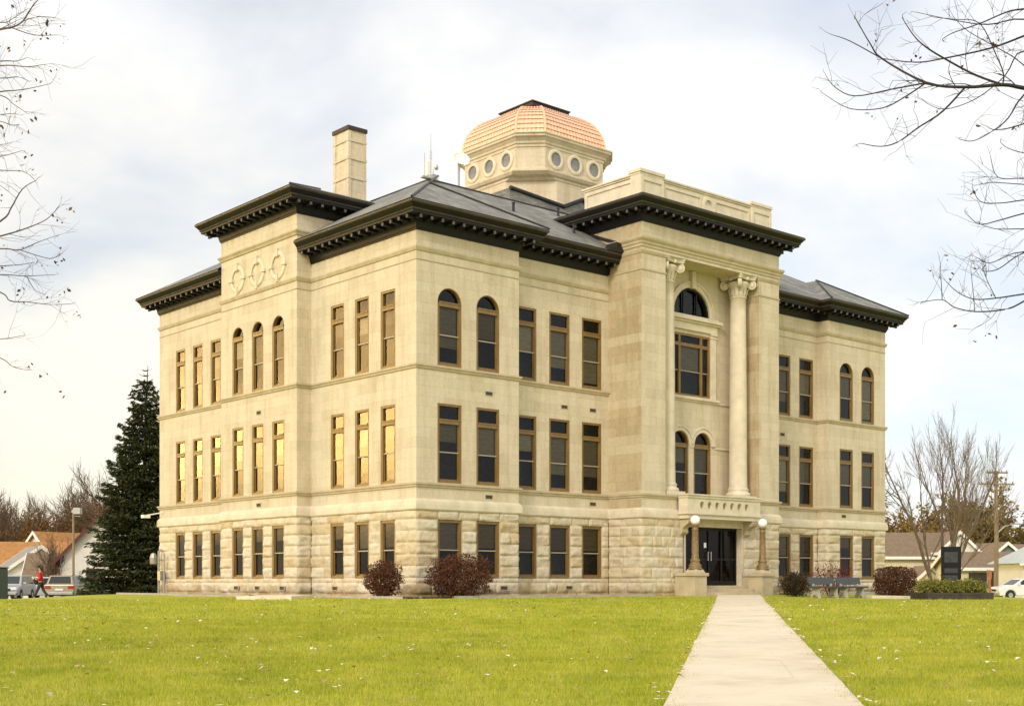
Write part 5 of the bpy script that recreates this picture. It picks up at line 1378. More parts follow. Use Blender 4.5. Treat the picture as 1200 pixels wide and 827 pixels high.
RL = [(z3([(1300, 470), (1034, 428), (930, 412), (750, 423), (560, 402), (345, 285), (290, 215), (215, 85)]), .026, .004, 0),
 (z3([(560, 402), (400, 432), (215, 466), (120, 425), (75, 370)]), -.009, .003, 0), (z3([(560, 402), (450, 475), (345, 525), (190, 527), (70, 460)]), -.009, .003, .2), (z3([(345, 285), (190, 200), (105, 170)]), -.007, .003, 0),
 (z3([(1250, 90), (1034, 175), (870, 235), (640, 285), (510, 303), (350, 285)]), .014, .005, .6), (z3([(930, 412), (800, 365), (640, 280), (540, 215), (490, 160), (445, 90)]), -.014, .004, 0), (z3([(750, 423), (640, 540), (520, 620), (420, 690), (335, 710), (240, 695)]), -.012, .004, .1),
 (z3([(930, 412), (935, 360), (900, 270), (820, 115), (700, 95), (600, 85)]), -.009, .003, .3), (z3([(1280, 20), (1034, 45), (950, 60), (820, 115), (690, 160), (640, 190)]), .012, .004, .8), (z3([(1260, 180), (1034, 95), (860, 120), (700, 100), (510, 60)]), .010, .003, 1.1),
 (z3([(1240, 300), (1034, 460), (960, 570), (890, 630), (790, 683), (720, 675)]), .011, .003, -.4), (z3([(1260, 500), (1034, 600), (900, 630), (850, 610)]), .009, .003, -.2), (z3([(1250, 420), (1034, 250), (940, 370), (800, 480), (650, 530), (560, 500)]), .010, .003, 1.4),
 (z3([(1100, 380), (1000, 290), (900, 230), (760, 150), (690, 80)]), .008, .003, 1.2), (z3([(1240, 740), (1060, 745), (960, 720), (920, 690)]), .006, .003, -.6),
 (z4([(700, 130), (496, 120), (370, 115), (335, 20)]), .006, .003, -.8), (z4([(700, 160), (496, 150), (345, 140), (300, 150)]), .006, .003, -.9), (z4([(720, 200), (496, 225), (380, 240), (285, 232), (245, 165)]), .008, .003, .4), (z4([(720, 240), (496, 290), (370, 325), (280, 342), (215, 290)]), .009, .003, 0),
 (z4([(700, 370), (496, 365), (360, 365), (285, 342)]), .007, .003, .2), (z4([(700, 420), (496, 475), (440, 485), (330, 530), (270, 505)]), .008, .003, .7), (z4([(720, 430), (496, 480), (370, 560), (295, 568), (310, 540)]), .008, .003, -.4), (z4([(760, 640), (496, 680), (360, 700), (255, 705), (175, 672), (120, 620)]), .010, .003, 0),
 (z4([(760, 560), (496, 715), (400, 755), (260, 765), (160, 745), (100, 708), (0, 720)]), .011, .0035, .2), (z4([(100, 708), (95, 620), (90, 525)]), -.005, .003, .2), (z4([(258, 765), (250, 670), (240, 575)]), -.005, .003, .2), (z4([(360, 700), (325, 630), (300, 570)]), -.005, .003, 0)]
near_tree('bare_tree', 'near bare tree whose dark limbs reach in from the upper right corner', (9.6, 14.4), RL, 14, M['bark_dark'], 5, .07, 1.4)
def zA(l): return [(x / 3.76, y / 3.76) for x, y in l]
def zB(l): return [(x / 3.446, 200 + y / 3.446) for x, y in l]
LL = [(zA([(-250, 190), (0, 130), (50, 122), (100, 95), (150, 20), (190, -20)]), .016, .004, 0), (zA([(50, 122), (150, 155), (250, 155)]), -.007, .003, 0), (zA([(100, 95), (165, 75), (240, 78)]), -.006, .003, .1), (zA([(-200, 60), (0, 100), (60, 80), (120, 40)]), .008, .003, .7),
 (zA([(-250, 290), (0, 270), (70, 270), (120, 255)]), .010, .003, .4), (zA([(-240, 330), (0, 290), (120, 295), (190, 285)]), .010, .003, -.3), (zA([(-200, 440), (0, 405), (60, 400), (130, 390), (220, 370)]), .010, .003, .2), (zA([(-200, 330), (0, 345), (80, 340), (130, 360)]), .008, .003, .8), (zA([(-200, 390), (0, 420), (60, 460), (120, 500)]), .008, .003, .5),
 (zA([(-200, 520), (0, 505), (70, 500)]), .006, .003, -.2), (zA([(-200, 500), (0, 535), (45, 552), (85, 548)]), .006, .003, .3), (zA([(-200, 650), (0, 637), (30, 637)]), .005, .003, .1), (zA([(-200, 720), (0, 690), (95, 665)]), .007, .003, 0), (zA([(-200, 720), (0, 750), (100, 755), (150, 790)]), .007, .003, .5),
 (zB([(-230, 330), (0, 205), (45, 150), (90, 75), (145, 40)]), .014, .004, .1), (zB([(-230, 330), (0, 265), (100, 235), (190, 195), (240, 140)]), .012, .003, -.3), (zB([(-230, 330), (0, 315), (80, 320), (150, 290), (220, 265)]), .010, .003, .4), (zB([(80, 320), (200, 355), (240, 335)]), -.006, .003, .4), (zB([(-200, 400), (0, 385), (80, 380), (140, 370)]), .008, .003, -.1), (zB([(-200, 430), (0, 420), (100, 425), (220, 420)]), .009, .003, .6),
 (zB([(-200, 430), (0, 490), (40, 525), (110, 530), (200, 540), (285, 538)]), .010, .003, .1), (zB([(110, 430), (140, 480), (180, 500)]), -.005, .003, .6), (zB([(-200, 690), (0, 680), (95, 665)]), .007, .003, .2), (zB([(-200, 680), (0, 755), (50, 790), (110, 805)]), .008, .003, 0)]
near_tree('bare_tree', 'near bare tree whose brown twigs with dead leaves reach in along the left edge', (-10.6, 16.2), LL, 16, M['bark_warm'], 9, .17, 1.2)

# ------------------------------------------------------------------ lamp posts on the stair pedestals
def lamp_post(a, b, label):
    x, y = W(a, b); root = empty('lamp_post', (x, y, EYE + .56), TH, label, 'lamp', 'lamp posts at the entrance steps')
    m = MB(); m.smooth = True
    m.lathe([(.30, -.005), (.30, .05), (.25, .08), (.27, .13), (.27, .17), (.21, .22), (.18, .30), (.21, .34), (.21, .40), (.165, .44), (.145, .50), (.16, .54), (.15, .58), (.14, .62), (.135, 1.0), (.122, 1.62), (.14, 1.65), (.15, 1.69), (.12, 1.72), (.12, 1.80), (.17, 1.83), (.17, 1.87), (.10, 1.89)], 0, 0, 20)
    m.smooth = False
    for i in range(10):
        an = 2 * math.pi * i / 10; m.tube([(.137 * math.cos(an), .137 * math.sin(an), .64), (.122 * math.cos(an), .122 * math.sin(an), 1.6)], [.018, .016], 4)
    m.build('post', M['iron'], root, weld=False)
    g = MB(); g.smooth = True; g.sphere((0, 0, 2.07), .205, 20, 14); g.build('globe', M['globe'], root)
lamp_post(13.06, -2.18, 'bronze lamp post with white globe left of the entrance door'); lamp_post(17.60, -2.18, 'bronze lamp post with white globe right of the entrance door')

# antennas on the roof
o = empty('antenna_mast', (*W(4.3, 4.9), EYE + zt), TH, 'small cluster of antennas with a white panel standing on the roof peak', 'antenna'); o.scale = (.62, .62, .56)
m = MB(); m.box(-.14, .14, -.08, .08, .12, 1.15); m.build('panel', M['white_paint'], o)
m = MB(); m.tube([(.22, 0, -.1), (.22, 0, 2.1)], [.03, .03], 6); m.tube([(.22, 0, 2.1), (.22, 0, 3.3)], [.02, .012], 5)
for zz_ in (1.4, 1.55, 1.7, 1.9): m.tube([(.22 - .12, 0, zz_), (.34, 0, zz_)], [.012, .012], 4)
m.tube([(-.32, 0, -.1), (-.32, 0, 1.75)], [.022, .022], 6); m.tube([(.5, .1, -.1), (.5, .1, .75)], [.02, .02], 5); m.box(-.55, .75, -.16, .16, -.15, -.02); m.box(.3, .62, -.12, .1, 0, .28); m.build('mast', M['galv'], o, weld=False)
m = MB(); m.smooth = True; m.lathe([(.01, 0), (.12, .015), (.2, .05), (.24, .08)], 0, 0, 14); d = m.build('small_dish', M['white_paint'], o); d.location = (.55, -.05, .85); d.rotation_euler = (R(90), 0, R(10))
dx_, dy_ = W(8.75, 8.3)
o = empty('satellite_dish', (dx_, dy_, EYE + zt), TH, 'pale satellite dish on the roof at the left of the dome', 'dish')
m = MB(); m.smooth = True; m.lathe([(.02, 0), (.14, .02), (.29, .075), (.38, .14), (.39, .14), (.30, .09), (.14, .035), (.02, .015)], 0, 0, 20); d = m.build('reflector', M['white_paint'], o); d.location = (0, -.05, 2.45); d.rotation_euler = (R(62), 0, R(-20))
m = MB(); m.tube([(0, .1, -.1), (0, .1, 2.3)], [.05, .05], 8); m.tube([(0, .1, 1.9), (0, -.05, 2.42)], [.03, .03], 6); m.box(-.35, -.05, -.1, .25, -.05, .55); m.build('mount', M['galv'], o, weld=False)

# ------------------------------------------------------------------ benches, monument, planter
def bench(a, b, label, rot=0):
    x, y = W(a, b); root = empty('granite_bench', (x, y, gzf(x, y)), TH + rot, label, 'bench', 'granite benches on the lawn by the entrance')
    m = MB(); m.box(-.88, .88, -.24, .22, .42, .50); m.build('seat', M['granite_blue'], root, bevel=.012)
    m = MB(); m.extr([(.14, .56), (.20, .56), (.27, .87), (.21, .87)], -.86, -.01); m.extr([(.14, .56), (.20, .56), (.27, .87), (.21, .87)], .01, .86); m.build('backrest', M['granite_blue'], root, bevel=.01)
    for s in (-.62, .62):
        m = MB()
        pr = [(-.24, -.06), (-.14, -.06), (-.10, .06), (-.02, .14), (.06, .14), (.14, .06), (.17, -.06), (.27, -.06), (.22, .12), (.16, .26), (.17, .42), (.20, .60), (.12, .60), (.10, .42), (-.20, .42), (-.16, .26), (-.19, .12)]
        m.extr(pr[::-1], s - .06, s + .06); m.build('leg', M['concrete_grey'], root, bevel=.012)
bench(16.9, -6.0, 'blue grey granite bench with concrete legs, the one nearer the entrance'); bench(18.87, -5.98, 'blue grey granite bench with concrete legs, the one nearer the monument')

gx0, gy0, gz0_ = ground_at(1115, 55.2)
root = empty('planter_bed', (gx0, gy0, gz0_), R(6), 'low rectangular planter of dark timbers holding yellow green shrubs', 'planter')
m = MB(); q = 1.43
for i, z0 in enumerate((-.1, .09, .20)):
    z1 = (.087, .197, .305)[i]
    m.box(-q, q, -.9, -.74, z0, z1); m.box(-q, q, .74, .9, z0, z1); m.box(-q, -q + .16, -.737, .737, z0, z1); m.box(q - .16, q, -.737, .737, z0, z1)
m.build('timber_edge', M['timber'], root, bevel=.012, weld=False)
m = MB(); m.box(-q + .17, q - .17, -.73, .73, -.1, .22); m.build('soil', M['mulch'], root)
for i, (ox, oy, rx_, h_) in enumerate(((-1.12, -.2, .42, .62), (-.72, -.35, .45, .66), (-.28, -.3, .42, .56), (.18, -.38, .42, .6), (.62, -.28, .44, .66), (1.08, -.2, .36, .55), (-.95, .35, .42, .58), (.9, .35, .42, .55))):
    c, s = math.cos(R(6)), math.sin(R(6)); xx, yy = gx0 + c * ox - s * oy, gy0 + s * ox + c * oy
    names = ['at the left end of the planter', 'second from the left along the front of the planter', 'just left of the monument in the planter', 'right below the black monument in the planter', 'second from the right along the front of the planter', 'at the right end of the planter', 'at the back left of the planter', 'at the back right of the planter']
    sh = shrub('planter_shrub', xx, yy, rx_, .36, h_, M['yellowgreen'], 'feathery yellow green shrub ' + names[i], 1700, .035, 1.0, .35, 'shrubs in the planter', 'bark_warm'); sh.location.z = gz0_ + .2
mx, my, mz = ground_at(1114.5, 56.3)
root = empty('monument', (mx, my, mz), R(-18), 'tall polished black granite monument slab standing behind the planter', 'monument')
m = MB(); m.box(-.41, .41, -.19, .19, .28, 2.28); m.build('slab', M['granite'], root, bevel=.015)
m = MB(); m.box(-.55, .55, -.3, .3, -.1, .28); m.build('base', M['granite_blue'], root, bevel=.015)
m = MB()
for z0, z1 in ((.75, 1.05), (1.15, 1.35), (1.6, 2.05)): m.box(-.27, .27, -.193, -.188, z0, z1)
m.build('etched_panel', M['etched'], root, weld=False)

# ------------------------------------------------------------------ pole and lamp
def tpole():
    x, y, z = ground_at(1167, 92); root = empty('utility_pole', (x, y, z), R(8), 'wooden utility pole with two crossarms and a street light arm at the right', 'pole')
    m = MB(); m.tube([(0, 0, -.5), (.05, 0, 4.5), (0, 0, 9.05)], [.17, .15, .12], 10); m.build('pole', M['pole_wood'], root)
    for z, w_ in ((8.85, .80), (8.05, 1.30)):
        m = MB(); m.box(-w_, w_, -.2, -.1, z, z + .12)
        for sx in (-.9, -.45, .45, .9): m.lathe([(.03, z + .12), (.05, z + .17), (.03, z + .24)], sx * w_, -.15, 8)
        if w_ > 1: m.tube([(-.75, -.14, z), (0, -.14, z - .5)], [.025, .025], 5); m.tube([(.75, -.14, z), (0, -.14, z - .5)], [.025, .025], 5)
        m.build('crossarm', M['pole_wood'], root, weld=False)
    m = MB(); m.tube([(0, 0, 4.6), (.6, -.1, 5.15), (1.3, -.2, 5.35)], [.06, .06, .05], 6); m.box(1.2, 1.75, -.3, -.1, 5.27, 5.38); m.build('street_light', M['galv'], root, weld=False)
tpole()
x, y, z = ground_at(86, 92); root = empty('parking_lamp', (x, y, z), 0, 'tall metal lamp pole with a box floodlight at the left', 'lamp')
m = MB(); m.tube([(0, 0, -.4), (0, 0, 6.3)], [.10, .075], 8); m.build('pole', M['pole_wood'], root)
m = MB(); m.box(.05, .55, -.25, .25, 6.0, 6.45); m.box(-.12, .08, -.08, .08, 6.1, 6.3); m.tube([(-.1, 0, 5.9), (.5, 0, 5.85)], [.04, .04], 6); m.build('floodlight', M['galv'], root, bevel=.02, weld=False)

# ------------------------------------------------------------------ houses
def gable_house(name, px, Y, rz, sx, sy, h, rise, wall_m, roof_m, label, wins=(), door=None, over=.35, trim='white_paint', hipr=False, gable_m=None, z_off=0):
    """ridge along local x; wins = (face, u, z, w, h) with face 'f' front (-y) or 'g' gable (+x) or 'l' gable (-x)"""
    x, y, z = ground_at(px, Y); root = empty(name, (x, y, z + z_off), rz, label, 'house')
    m = MB(); m.box(-sx, sx, -sy, sy, -.6, h)
    if not hipr: m.extr([(-sy, h), (sy, h), (0, h + rise)], -sx, sx, mi=1)
    m.build('wall', [M[wall_m], M[gable_m or wall_m]], root, weld=False)
    r = MB(); k = rise / sy; t = .14
    if hipr:
        e = over; kk = min(sx, sy) + e; r.prism([(-sx - e, -sy - e), (sx + e, -sy - e), (sx + e, sy + e), (-sx - e, sy + e)], h, h + rise, [(-sx - e + kk, 0), (sx + e - kk, 0), (sx + e - kk, .001), (-sx - e + kk, .001)])
    else:
        for s in (-1, 1):
            e = sy + over; pr = [(0, h + rise + .02), (0, h + rise + t + .02), (s * e, h - over * k + t + .02), (s * e, h - over * k + .02)]
            r.extr(pr if s > 0 else pr[::-1], -sx - over, sx + over)
    r.build('roof', M[roof_m], root, weld=False)
    f = MB()
    if hipr:
        e = over + .02; f.box(-sx - e, sx + e, -sy - e - .03, -sy - e, h - .16, h - .003); f.box(sx + e, sx + e + .03, -sy - e, sy + e, h - .16, h - .003)
    else:
        for s in (-1, 1):
            e = sy + over; f.box(-sx - over, sx + over, min(s * e, s * (e + .04)), max(s * e, s * (e + .04)), h - over * k - .10, h - over * k + .15)
            for g in (-1, 1):
                xx = g * (sx + over); pr = [(0, h + rise - .14), (0, h + rise + t + .04), (s * e, h - over * k + t + .04), (s * e, h - over * k - .14)]
                f.extr(pr if s > 0 else pr[::-1], min(xx, xx + g * .05), max(xx, xx + g * .05))
    f.build('fascia', M[trim], root, weld=False)
    for face, u, zz_, w_, h_ in wins:
        fm = MB()
        def bx(mb, a0, a1, c0, c1, d0, d1):
            if face == 'f': mb.box(u + a0, u + a1, -sy - d1, -sy - d0, zz_ + c0, zz_ + c1)
            elif face == 'g': mb.box(sx + d0, sx + d1, u + a0, u + a1, zz_ + c0, zz_ + c1)
            else: mb.box(-sx - d1, -sx - d0, u + a0, u + a1, zz_ + c0, zz_ + c1)
        bx(fm, -.08, 0, -.08, h_ + .08, 0, .05); bx(fm, w_, w_ + .08, -.08, h_ + .08, 0, .05); bx(fm, 0, w_, h_, h_ + .08, 0, .05); bx(fm, 0, w_, -.08, 0, 0, .05); bx(fm, 0, w_, h_ / 2 - .03, h_ / 2 + .03, .003, .045)
        wo = fm.build('window', M[trim], root, weld=False); pm_ = MB(); bx(pm_, 0, w_, 0, h_, .004, .02); pm_.build('pane', M['dark_glass'], wo)
    if door:
        u, w_, h_, mt_ = door; d = MB(); d.box(u, u + w_, -sy - .05, -sy - .003, -.3, h_)
        for i in range(1, 4): d.box(u + .05, u + w_ - .05, -sy - .06, -sy - .05, h_ * i / 4 - .02, h_ * i / 4 + .02)
        d.build('door', M[mt_], root, weld=False)
    return root
# left
gable_house('house', 26, 122, R(8), 4.6, 3.2, 2.9, 2.35, 'white_siding', 'roof_orange', 'white house with a rusty orange roof at the far left', [('f', -2.2, 1.1, .7, 1.1), ('f', 1.6, 1.1, .7, 1.1), ('f', 3.2, 1.1, .7, 1.1)], over=.4)
gable_house('house', 82, 132, R(60), 4.2, 3.4, 3.2, 3.4, 'white_siding', 'roof_orange', 'taller house with an orange roof partly behind the bare little tree', [('l', -.4, 3.6, .8, 1.0)], over=.4)
gable_house('house', 40, 110, R(-62), 3.6, 3.4, 1.9, 2.45, 'white_siding', 'roof_grey', 'low white gabled house in front of the orange roofs', [('g', -1.6, .8, .8, 1.0)], over=.3)
gable_house('garage', 72, 104, R(6), 2.4, 1.9, 1.45, 2.1, 'white_siding', 'roof_brown', 'small garage with a steep brown roof behind the little bare tree', [('f', -1.9, .5, .6, .6)], over=.25)
gable_house('house', 127, 101, R(-74), 4.2, 3.3, 3.2, 3.55, 'white_siding', 'roof_brown', 'white gabled house with maroon eaves half hidden by the spruce', [('g', -1.4, 1.1, .9, 1.2)], over=.45, trim='maroon')
gable_house('carport', 84, 97, R(3), 2.1, 1.4, 1.15, .42, 'white_siding', 'roof_grey', 'low flat shed with a pale roof behind the tan car', over=.35)
# right
gable_house('house', 1058, 118, R(4), 3.9, 3.2, 3.95, 1.95, 'cream_siding', 'roof_brown', 'cream house with a long brown roof behind the clipped hedge', [('f', 2.3, 1.6, .6, 1.0)], over=.45)
gable_house('house', 1106, 117, R(-84), 3.0, 1.7, 4.3, 1.6, 'white_siding', 'roof_brown', 'white gable front with a small dark window behind the monument', [('g', -.3, 2.9, .6, 1.1), ('g', -.8, .9, .5, .9), ('g', .5, .9, .5, .9)], over=.3)
gable_house('porch', 1081, 112, R(-80), 1.2, 1.0, 1.9, .85, 'cream_siding', 'roof_brown', 'small gabled porch roof between the hedge and the monument', over=.3)
gable_house('garage', 1156, 108, R(2), 3.3, 2.6, 2.65, 1.15, 'cream_siding', 'roof_brown', 'long low garage with dark doors beside the utility pole', door=(-2.5, 2.3, 2.2, 'timber'), over=.4)
gable_house('house', 1160, 128, R(-86), 3.6, 2.2, 3.6, 1.8, 'blue_siding', 'roof_brown', 'house with a blue grey gable above the long garage', over=.4)
gable_house('house', 1186, 132, R(4), 4.2, 3.0, 3.8, 1.65, 'cream_siding', 'roof_brown', 'brown roofed house behind the blue gable', over=.4)
gable_house('house', 1222, 100, R(4), 2.7, 2.4, 2.75, 1.8, 'white_siding', 'roof_pale', 'white house with a pale blue roof at the right edge', [('f', -2.2, .7, .7, 1.1), ('f', -1.0, .7, .7, 1.1)], over=.45, hipr=True)

# ------------------------------------------------------------------ vehicles
def car(px, Y, rz, paint, label, L_=4.5, wd=1.82, ht=1.65, van=False, cat='car', name='parked_car'):
    """front towards local -y"""
    x, y, z = ground_at(px, Y); root = empty(name, (x, y, z), rz, label, cat)
    hw = wd / 2; f, b = -L_ / 2, L_ / 2; r = .33; wy = (f + .85, b - .9)
    def archp(c): return [(c + (r + .06) * math.cos(math.pi - math.pi * i / 8) * -1 * -1, .28 + (r + .06) * math.sin(math.pi * i / 8)) for i in range(9)]
    low = [(f + .05, .28)]
    for c in wy: low += [(c - (r + .06) * math.cos(math.pi * i / 8), .30 + (r + .06) * math.sin(math.pi * i / 8)) for i in range(9)]
    low += [(b - .04, .28), (b, .55), (b - .02, .98), (b - .10, 1.02), (f + 1.25, 1.0), (f + .2, .86), (f + .02, .70)]
    m = MB(); m.extr(low[::-1], -hw, hw); bd = m.build('body', paint, root, bevel=.05)
    c0, c1, t0, t1 = (f + 1.05, b - .08, f + 1.85, b - .35) if not van else (f + .75, b - .05, f + 1.2, b - .12)
    m = MB(); B_ = [(-hw + .06, c0), (hw - .06, c0), (hw - .06, c1), (-hw + .06, c1)]; T_ = [(-hw + .22, t0), (hw - .22, t0), (hw - .22, t1), (-hw + .22, t1)]
    m.prism(B_, .97, ht, T_); m.build('cabin', paint, root, bevel=.05)
    g = MB()
    def lerp(a, b_, t): return tuple(a[i] + (b_[i] - a[i]) * t for i in range(len(a)))
    def panel(i, j, u0, u1, out_, v0=.14, v1=.88):
        q = []
        for u, v in ((u0, v0), (u1, v0), (u1, v1), (u0, v1)):
            lo_ = lerp(B_[i], B_[j], u); hi_ = lerp(T_[i], T_[j], u); p = lerp(lo_, hi_, v); q.append((p[0] + out_[0] * .012, p[1] + out_[1] * .012, .97 + (ht - .97) * v))
        g.add(q, [(0, 1, 2, 3)])
    panel(0, 1, .08, .92, (0, -1)); panel(2, 3, .08, .92, (0, 1)); panel(1, 2, .06, .46, (1, 0)); panel(1, 2, .52, .93, (1, 0)); panel(3, 0, .07, .48, (-1, 0)); panel(3, 0, .54, .94, (-1, 0))
    g.build('window', M['dark_glass'], root, weld=False)
    for s in (-1, 1):
        for c in wy:
            w_ = MB(); w_.smooth = True; w_.lathe([(.2, -.1), (r - .03, -.105), (r, -.07), (r, .07), (r - .03, .105), (.2, .1)], 0, 0, 18); t = w_.build('wheel', M['rubber'], root); t.location = (s * (hw - .10), c, r); t.rotation_euler = (0, R(90), 0)
            w_ = MB(); w_.lathe([(.205, -.085), (.205, .085), (.14, .108), (.03, .10)], 0, 0, 12); rm = w_.build('rim', M['chrome'], t); rm.rotation_euler = (0, 0 if s > 0 else R(180), 0)
        h = MB(); h.box(min(s * (hw - .45), s * (hw - .08)), max(s * (hw - .45), s * (hw - .08)), f - .02, f + .16, .66, .82); h.build('headlight', M['lens'], root, bevel=.02)
        h = MB(); h.box(min(s * (hw - .40), s * (hw - .02)), max(s * (hw - .40), s * (hw - .02)), b - .12, b + .02, .72, .92); h.build('tail_light', M['red_lens'], root, bevel=.02)
    gm2 = MB(); gm2.box(-hw + .48, hw - .48, f - .015, f + .1, .60, .74); gm2.build('grille', M['rubber'], root)
    bp_ = MB(); bp_.box(-hw + .06, hw - .06, f - .06, f + .12, .34, .52); bp_.build('bumper', M['galv'], root, bevel=.03)
    bp_ = MB(); bp_.box(-hw + .06, hw - .06, b - .1, b + .06, .34, .54); bp_.build('bumper', M['galv'], root, bevel=.03)
    pl_ = MB(); pl_.box(-.26, .26, f - .075, f - .062, .38, .49); pl_.box(-.26, .26, b + .02, b + .035, .62, .74); pl_.build('number_plate', M['white_paint'], root, weld=False)
    for s in (-1, 1):
        q = MB(); q.box(min(s * (hw - .02), s * (hw + .17)), max(s * (hw - .02), s * (hw + .17)), c0 + .3, c0 + .42, 1.02, 1.16); q.build('mirror', paint, root, bevel=.02)
    return root
car(15, 86, R(6), M['car_silver'], 'silver car facing the lawn beside the green cabinet', ht=1.62)
car(30, 92, R(-35), M['car_white'], 'white car parked behind the walking person', ht=1.6)
car(82, 85, R(182), M['car_tan'], 'tan car seen from behind with red tail lights near the spruce', ht=1.58, wd=1.86)
car(1199, 90, R(-82), M['car_white'], 'white car parked in front of the pale roofed house at the right edge', ht=1.45)
x, y, z = ground_at(-9, 74)
root = empty('utility_cabinet', (x, y, z), 0, 'dark green metal cabinet at the left edge of the lawn', 'cabinet')
m = MB(); m.box(-.72, .66, -.6, .6, -.3, 1.78); m.build('body', M['green_paint'], root, bevel=.03)
m = MB(); m.box(-.77, .71, -.65, .65, 1.783, 1.85); m.build('lid', M['green_paint'], root, bevel=.02)
m = MB(); m.box(-.62, -.05, -.63, -.603, .1, 1.65); m.box(.0, .57, -.63, -.603, .1, 1.65); m.build('door', M['green_paint'], root, bevel=.01)
x, y, z = ground_at(1157, 86)
root = empty('safety_banner', (x, y, z), 0, 'narrow orange safety banner on a stake in front of the garage doors', 'banner')
m = MB(); m.tube([(0, 0, -.3), (0, 0, 2.0)], [.025, .025], 6); m.build('stake', M['galv'], root)
m = MB(); n_ = 8
for i in range(n_):
    for j in range(3):
        def p(a, b): return (.05 + .07 * b + .03 * math.sin(a * 1.3), .05 * math.sin(a * .9 + b), 1.95 - a * .22)
        m.add([p(i, j), p(i, j + 1), p(i + 1, j + 1), p(i + 1, j)], [(0, 1, 2, 3)])
m.build('banner', M['orange'], root)

# ------------------------------------------------------------------ person walking at the left
def skin_mesh(name, verts, edges, mat, parent, sub=2):
    """verts = (x, y, z, rx, ry); vertex 0 is the root"""
    me = bpy.data.meshes.new(name); me.from_pydata([v[:3] for v in verts], edges, []); me.materials.append(mat)
    o = bpy.data.objects.new(name, me); COL.objects.link(o)
    if parent: o.parent = parent
    sk = o.modifiers.new('skin', 'SKIN'); sk.use_smooth_shade = True
    for i, v in enumerate(verts):
        sv = me.skin_vertices[0].data[i]; sv.radius = (v[3], v[4] if len(v) > 4 else v[3]); sv.use_root = (i == 0)
    ss_ = o.modifiers.new('sub', 'SUBSURF'); ss_.levels = sub; ss_.render_levels = sub
    dg_ = bpy.context.evaluated_depsgraph_get(); dg_.update()
    nm = bpy.data.meshes.new_from_object(o.evaluated_get(dg_)); nm.name = name
    o.modifiers.clear(); o.data = nm
    for p in nm.polygons: p.use_smooth = True
    return o
x, y, z = ground_at(48, 70)
# walks towards -x; x is the walking direction, y the depth
P = [(0, 0, .93, .135, .11), (.0, 0, 1.08, .125, .10), (-.02, 0, 1.27, .14, .105), (-.03, 0, 1.41, .12, .08), (-.035, 0, 1.48, .055, .055), (-.05, 0, 1.55, .062, .062), (-.055, 0, 1.64, .083, .08), (-.05, 0, 1.71, .07, .068),
     (-.03, -.17, 1.40, .058), (.05, -.21, 1.13, .045), (-.16, -.23, 1.06, .036), (-.24, -.22, 1.12, .028),
     (-.03, .17, 1.40, .058), (-.13, .21, 1.16, .045), (-.29, .12, 1.34, .036), (-.30, .06, 1.44, .03),
     (0, -.09, .88, .088), (-.16, -.10, .49, .062), (-.34, -.10, .10, .044), (-.36, -.10, .05, .042), (-.47, -.10, .05, .036),
     (0, .09, .88, .088), (.10, .10, .48, .062), (.36, .10, .16, .044), (.39, .10, .09, .042), (.31, .10, .035, .036)]
E = [(0, 1), (1, 2), (2, 3), (3, 4), (4, 5), (5, 6), (6, 7), (3, 8), (8, 9), (9, 10), (10, 11), (3, 12), (12, 13), (13, 14), (14, 15), (0, 16), (16, 17), (17, 18), (18, 19), (19, 20), (0, 21), (21, 22), (22, 23), (23, 24), (24, 25)]
per = skin_mesh('person', P, E, M['skin'], None); per.location = (x, y, z + .01); tag(per, 'person in a red jacket and dark trousers walking left across the lawn', 'person')
J = [(0, 0, .89, .17, .14), (-.01, 0, 1.10, .16, .13), (-.02, 0, 1.27, .165, .125), (-.03, 0, 1.40, .135, .095), (-.033, 0, 1.465, .075, .075), (-.03, -.18, 1.395, .075), (.05, -.215, 1.13, .062), (-.13, -.23, 1.07, .052), (-.03, .18, 1.395, .075), (-.13, .215, 1.16, .062), (-.26, .14, 1.31, .052)]
skin_mesh('jacket', J, [(0, 1), (1, 2), (2, 3), (3, 4), (3, 5), (5, 6), (6, 7), (3, 8), (8, 9), (9, 10)], M['red_cloth'], per)
T = [(0, 0, .96, .15, .12), (0, -.09, .86, .105), (-.16, -.10, .49, .08), (-.33, -.10, .13, .066), (0, .09, .86, .105), (.10, .10, .48, .08), (.35, .10, .19, .066)]
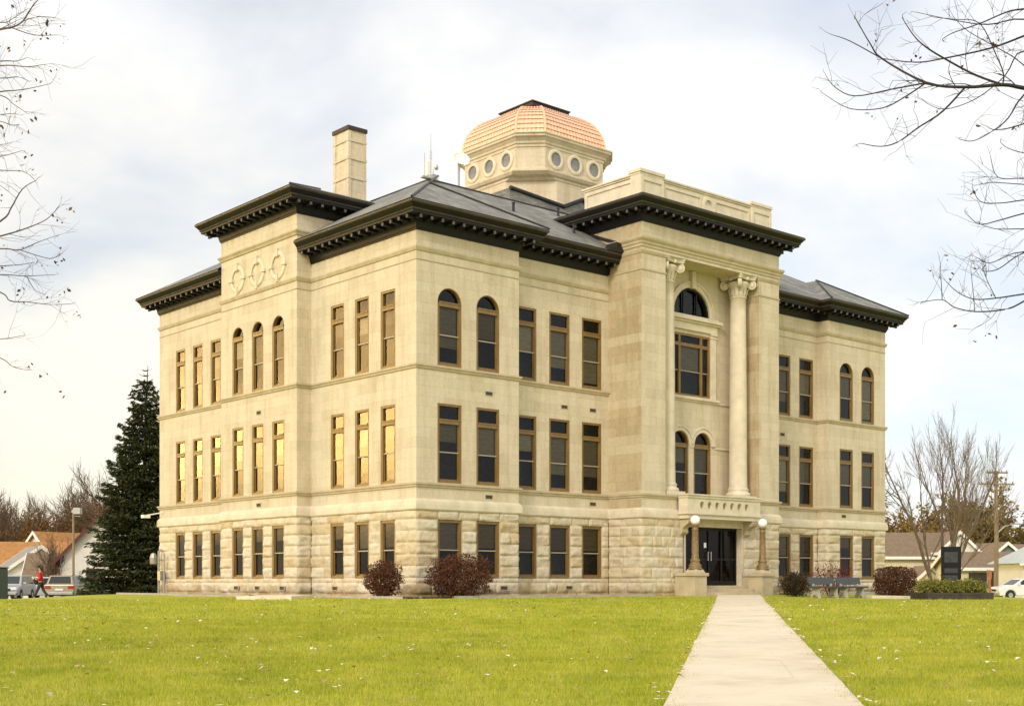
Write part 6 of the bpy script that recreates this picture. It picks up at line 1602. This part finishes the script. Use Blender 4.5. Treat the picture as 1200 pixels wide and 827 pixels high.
skin_mesh('trousers', T, [(0, 1), (1, 2), (2, 3), (0, 4), (4, 5), (5, 6)], M['dark_cloth'], per)
skin_mesh('hair', [(-.03, 0, 1.73, .082, .085), (.02, 0, 1.66, .075, .088), (.04, 0, 1.56, .05, .07), (-.08, 0, 1.76, .05, .06)], [(0, 1), (1, 2), (0, 3)], M['hair'], per)
for s in (-1, 1):
    cx_ = -.36 if s < 0 else .39
sh_ = MB(); sh_.sphere((-.42, -.10, .045), .075, 10, 6, sz=.6); sh_.build('shoe', M['rubber'], per); sh_ = MB(); sh_.sphere((.355, .10, .06), .075, 10, 6, sz=.7); sh_.build('shoe', M['rubber'], per)
for nm_, px3 in (('hand', (-.27, -.22, 1.14)), ('hand', (-.30, .05, 1.47))):
    hb = MB()
    hb.smooth = True; hb.sphere(px3, .042, 10, 8, sz=1.15)
    for k in range(4): hb.tube([(px3[0] - .02, px3[1] - .03 + .02 * k, px3[2] + .01), (px3[0] - .065, px3[1] - .03 + .02 * k, px3[2] + .035 - .004 * k), (px3[0] - .085, px3[1] - .03 + .02 * k, px3[2] + .01)], [.010, .009, .007], 6)
    hb.tube([(px3[0], px3[1] - .03, px3[2] + .02), (px3[0] - .03, px3[1] - .055, px3[2] + .05), (px3[0] - .06, px3[1] - .05, px3[2] + .055)], [.011, .010, .008], 6)
    hb.build(nm_, M['skin'], per, weld=False)
fm_ = MB(); fm_.smooth = True; fm_.sphere((-.135, 0, 1.645), .018, 8, 6)
for s in (-1, 1): fm_.sphere((-.124, .03 * s, 1.675), .010, 6, 5); fm_.sphere((-.04, .088 * s, 1.65), .022, 8, 6)
fm_.tube([(-.128, -.022, 1.605), (-.132, 0, 1.602), (-.128, .022, 1.605)], [.005, .007, .005], 5); fm_.build('face', M['skin'], per, weld=False)
cu = MB(); cu.lathe([(.032, 0), (.042, .13), (.043, .13), (.043, .14)], 0, 0, 12); c_ = cu.build('paper_cup', M['white_item']); c_.location = (x - .335, y - .215, z + 1.10); tag(c_, 'white paper cup held by the person in red', 'cup')
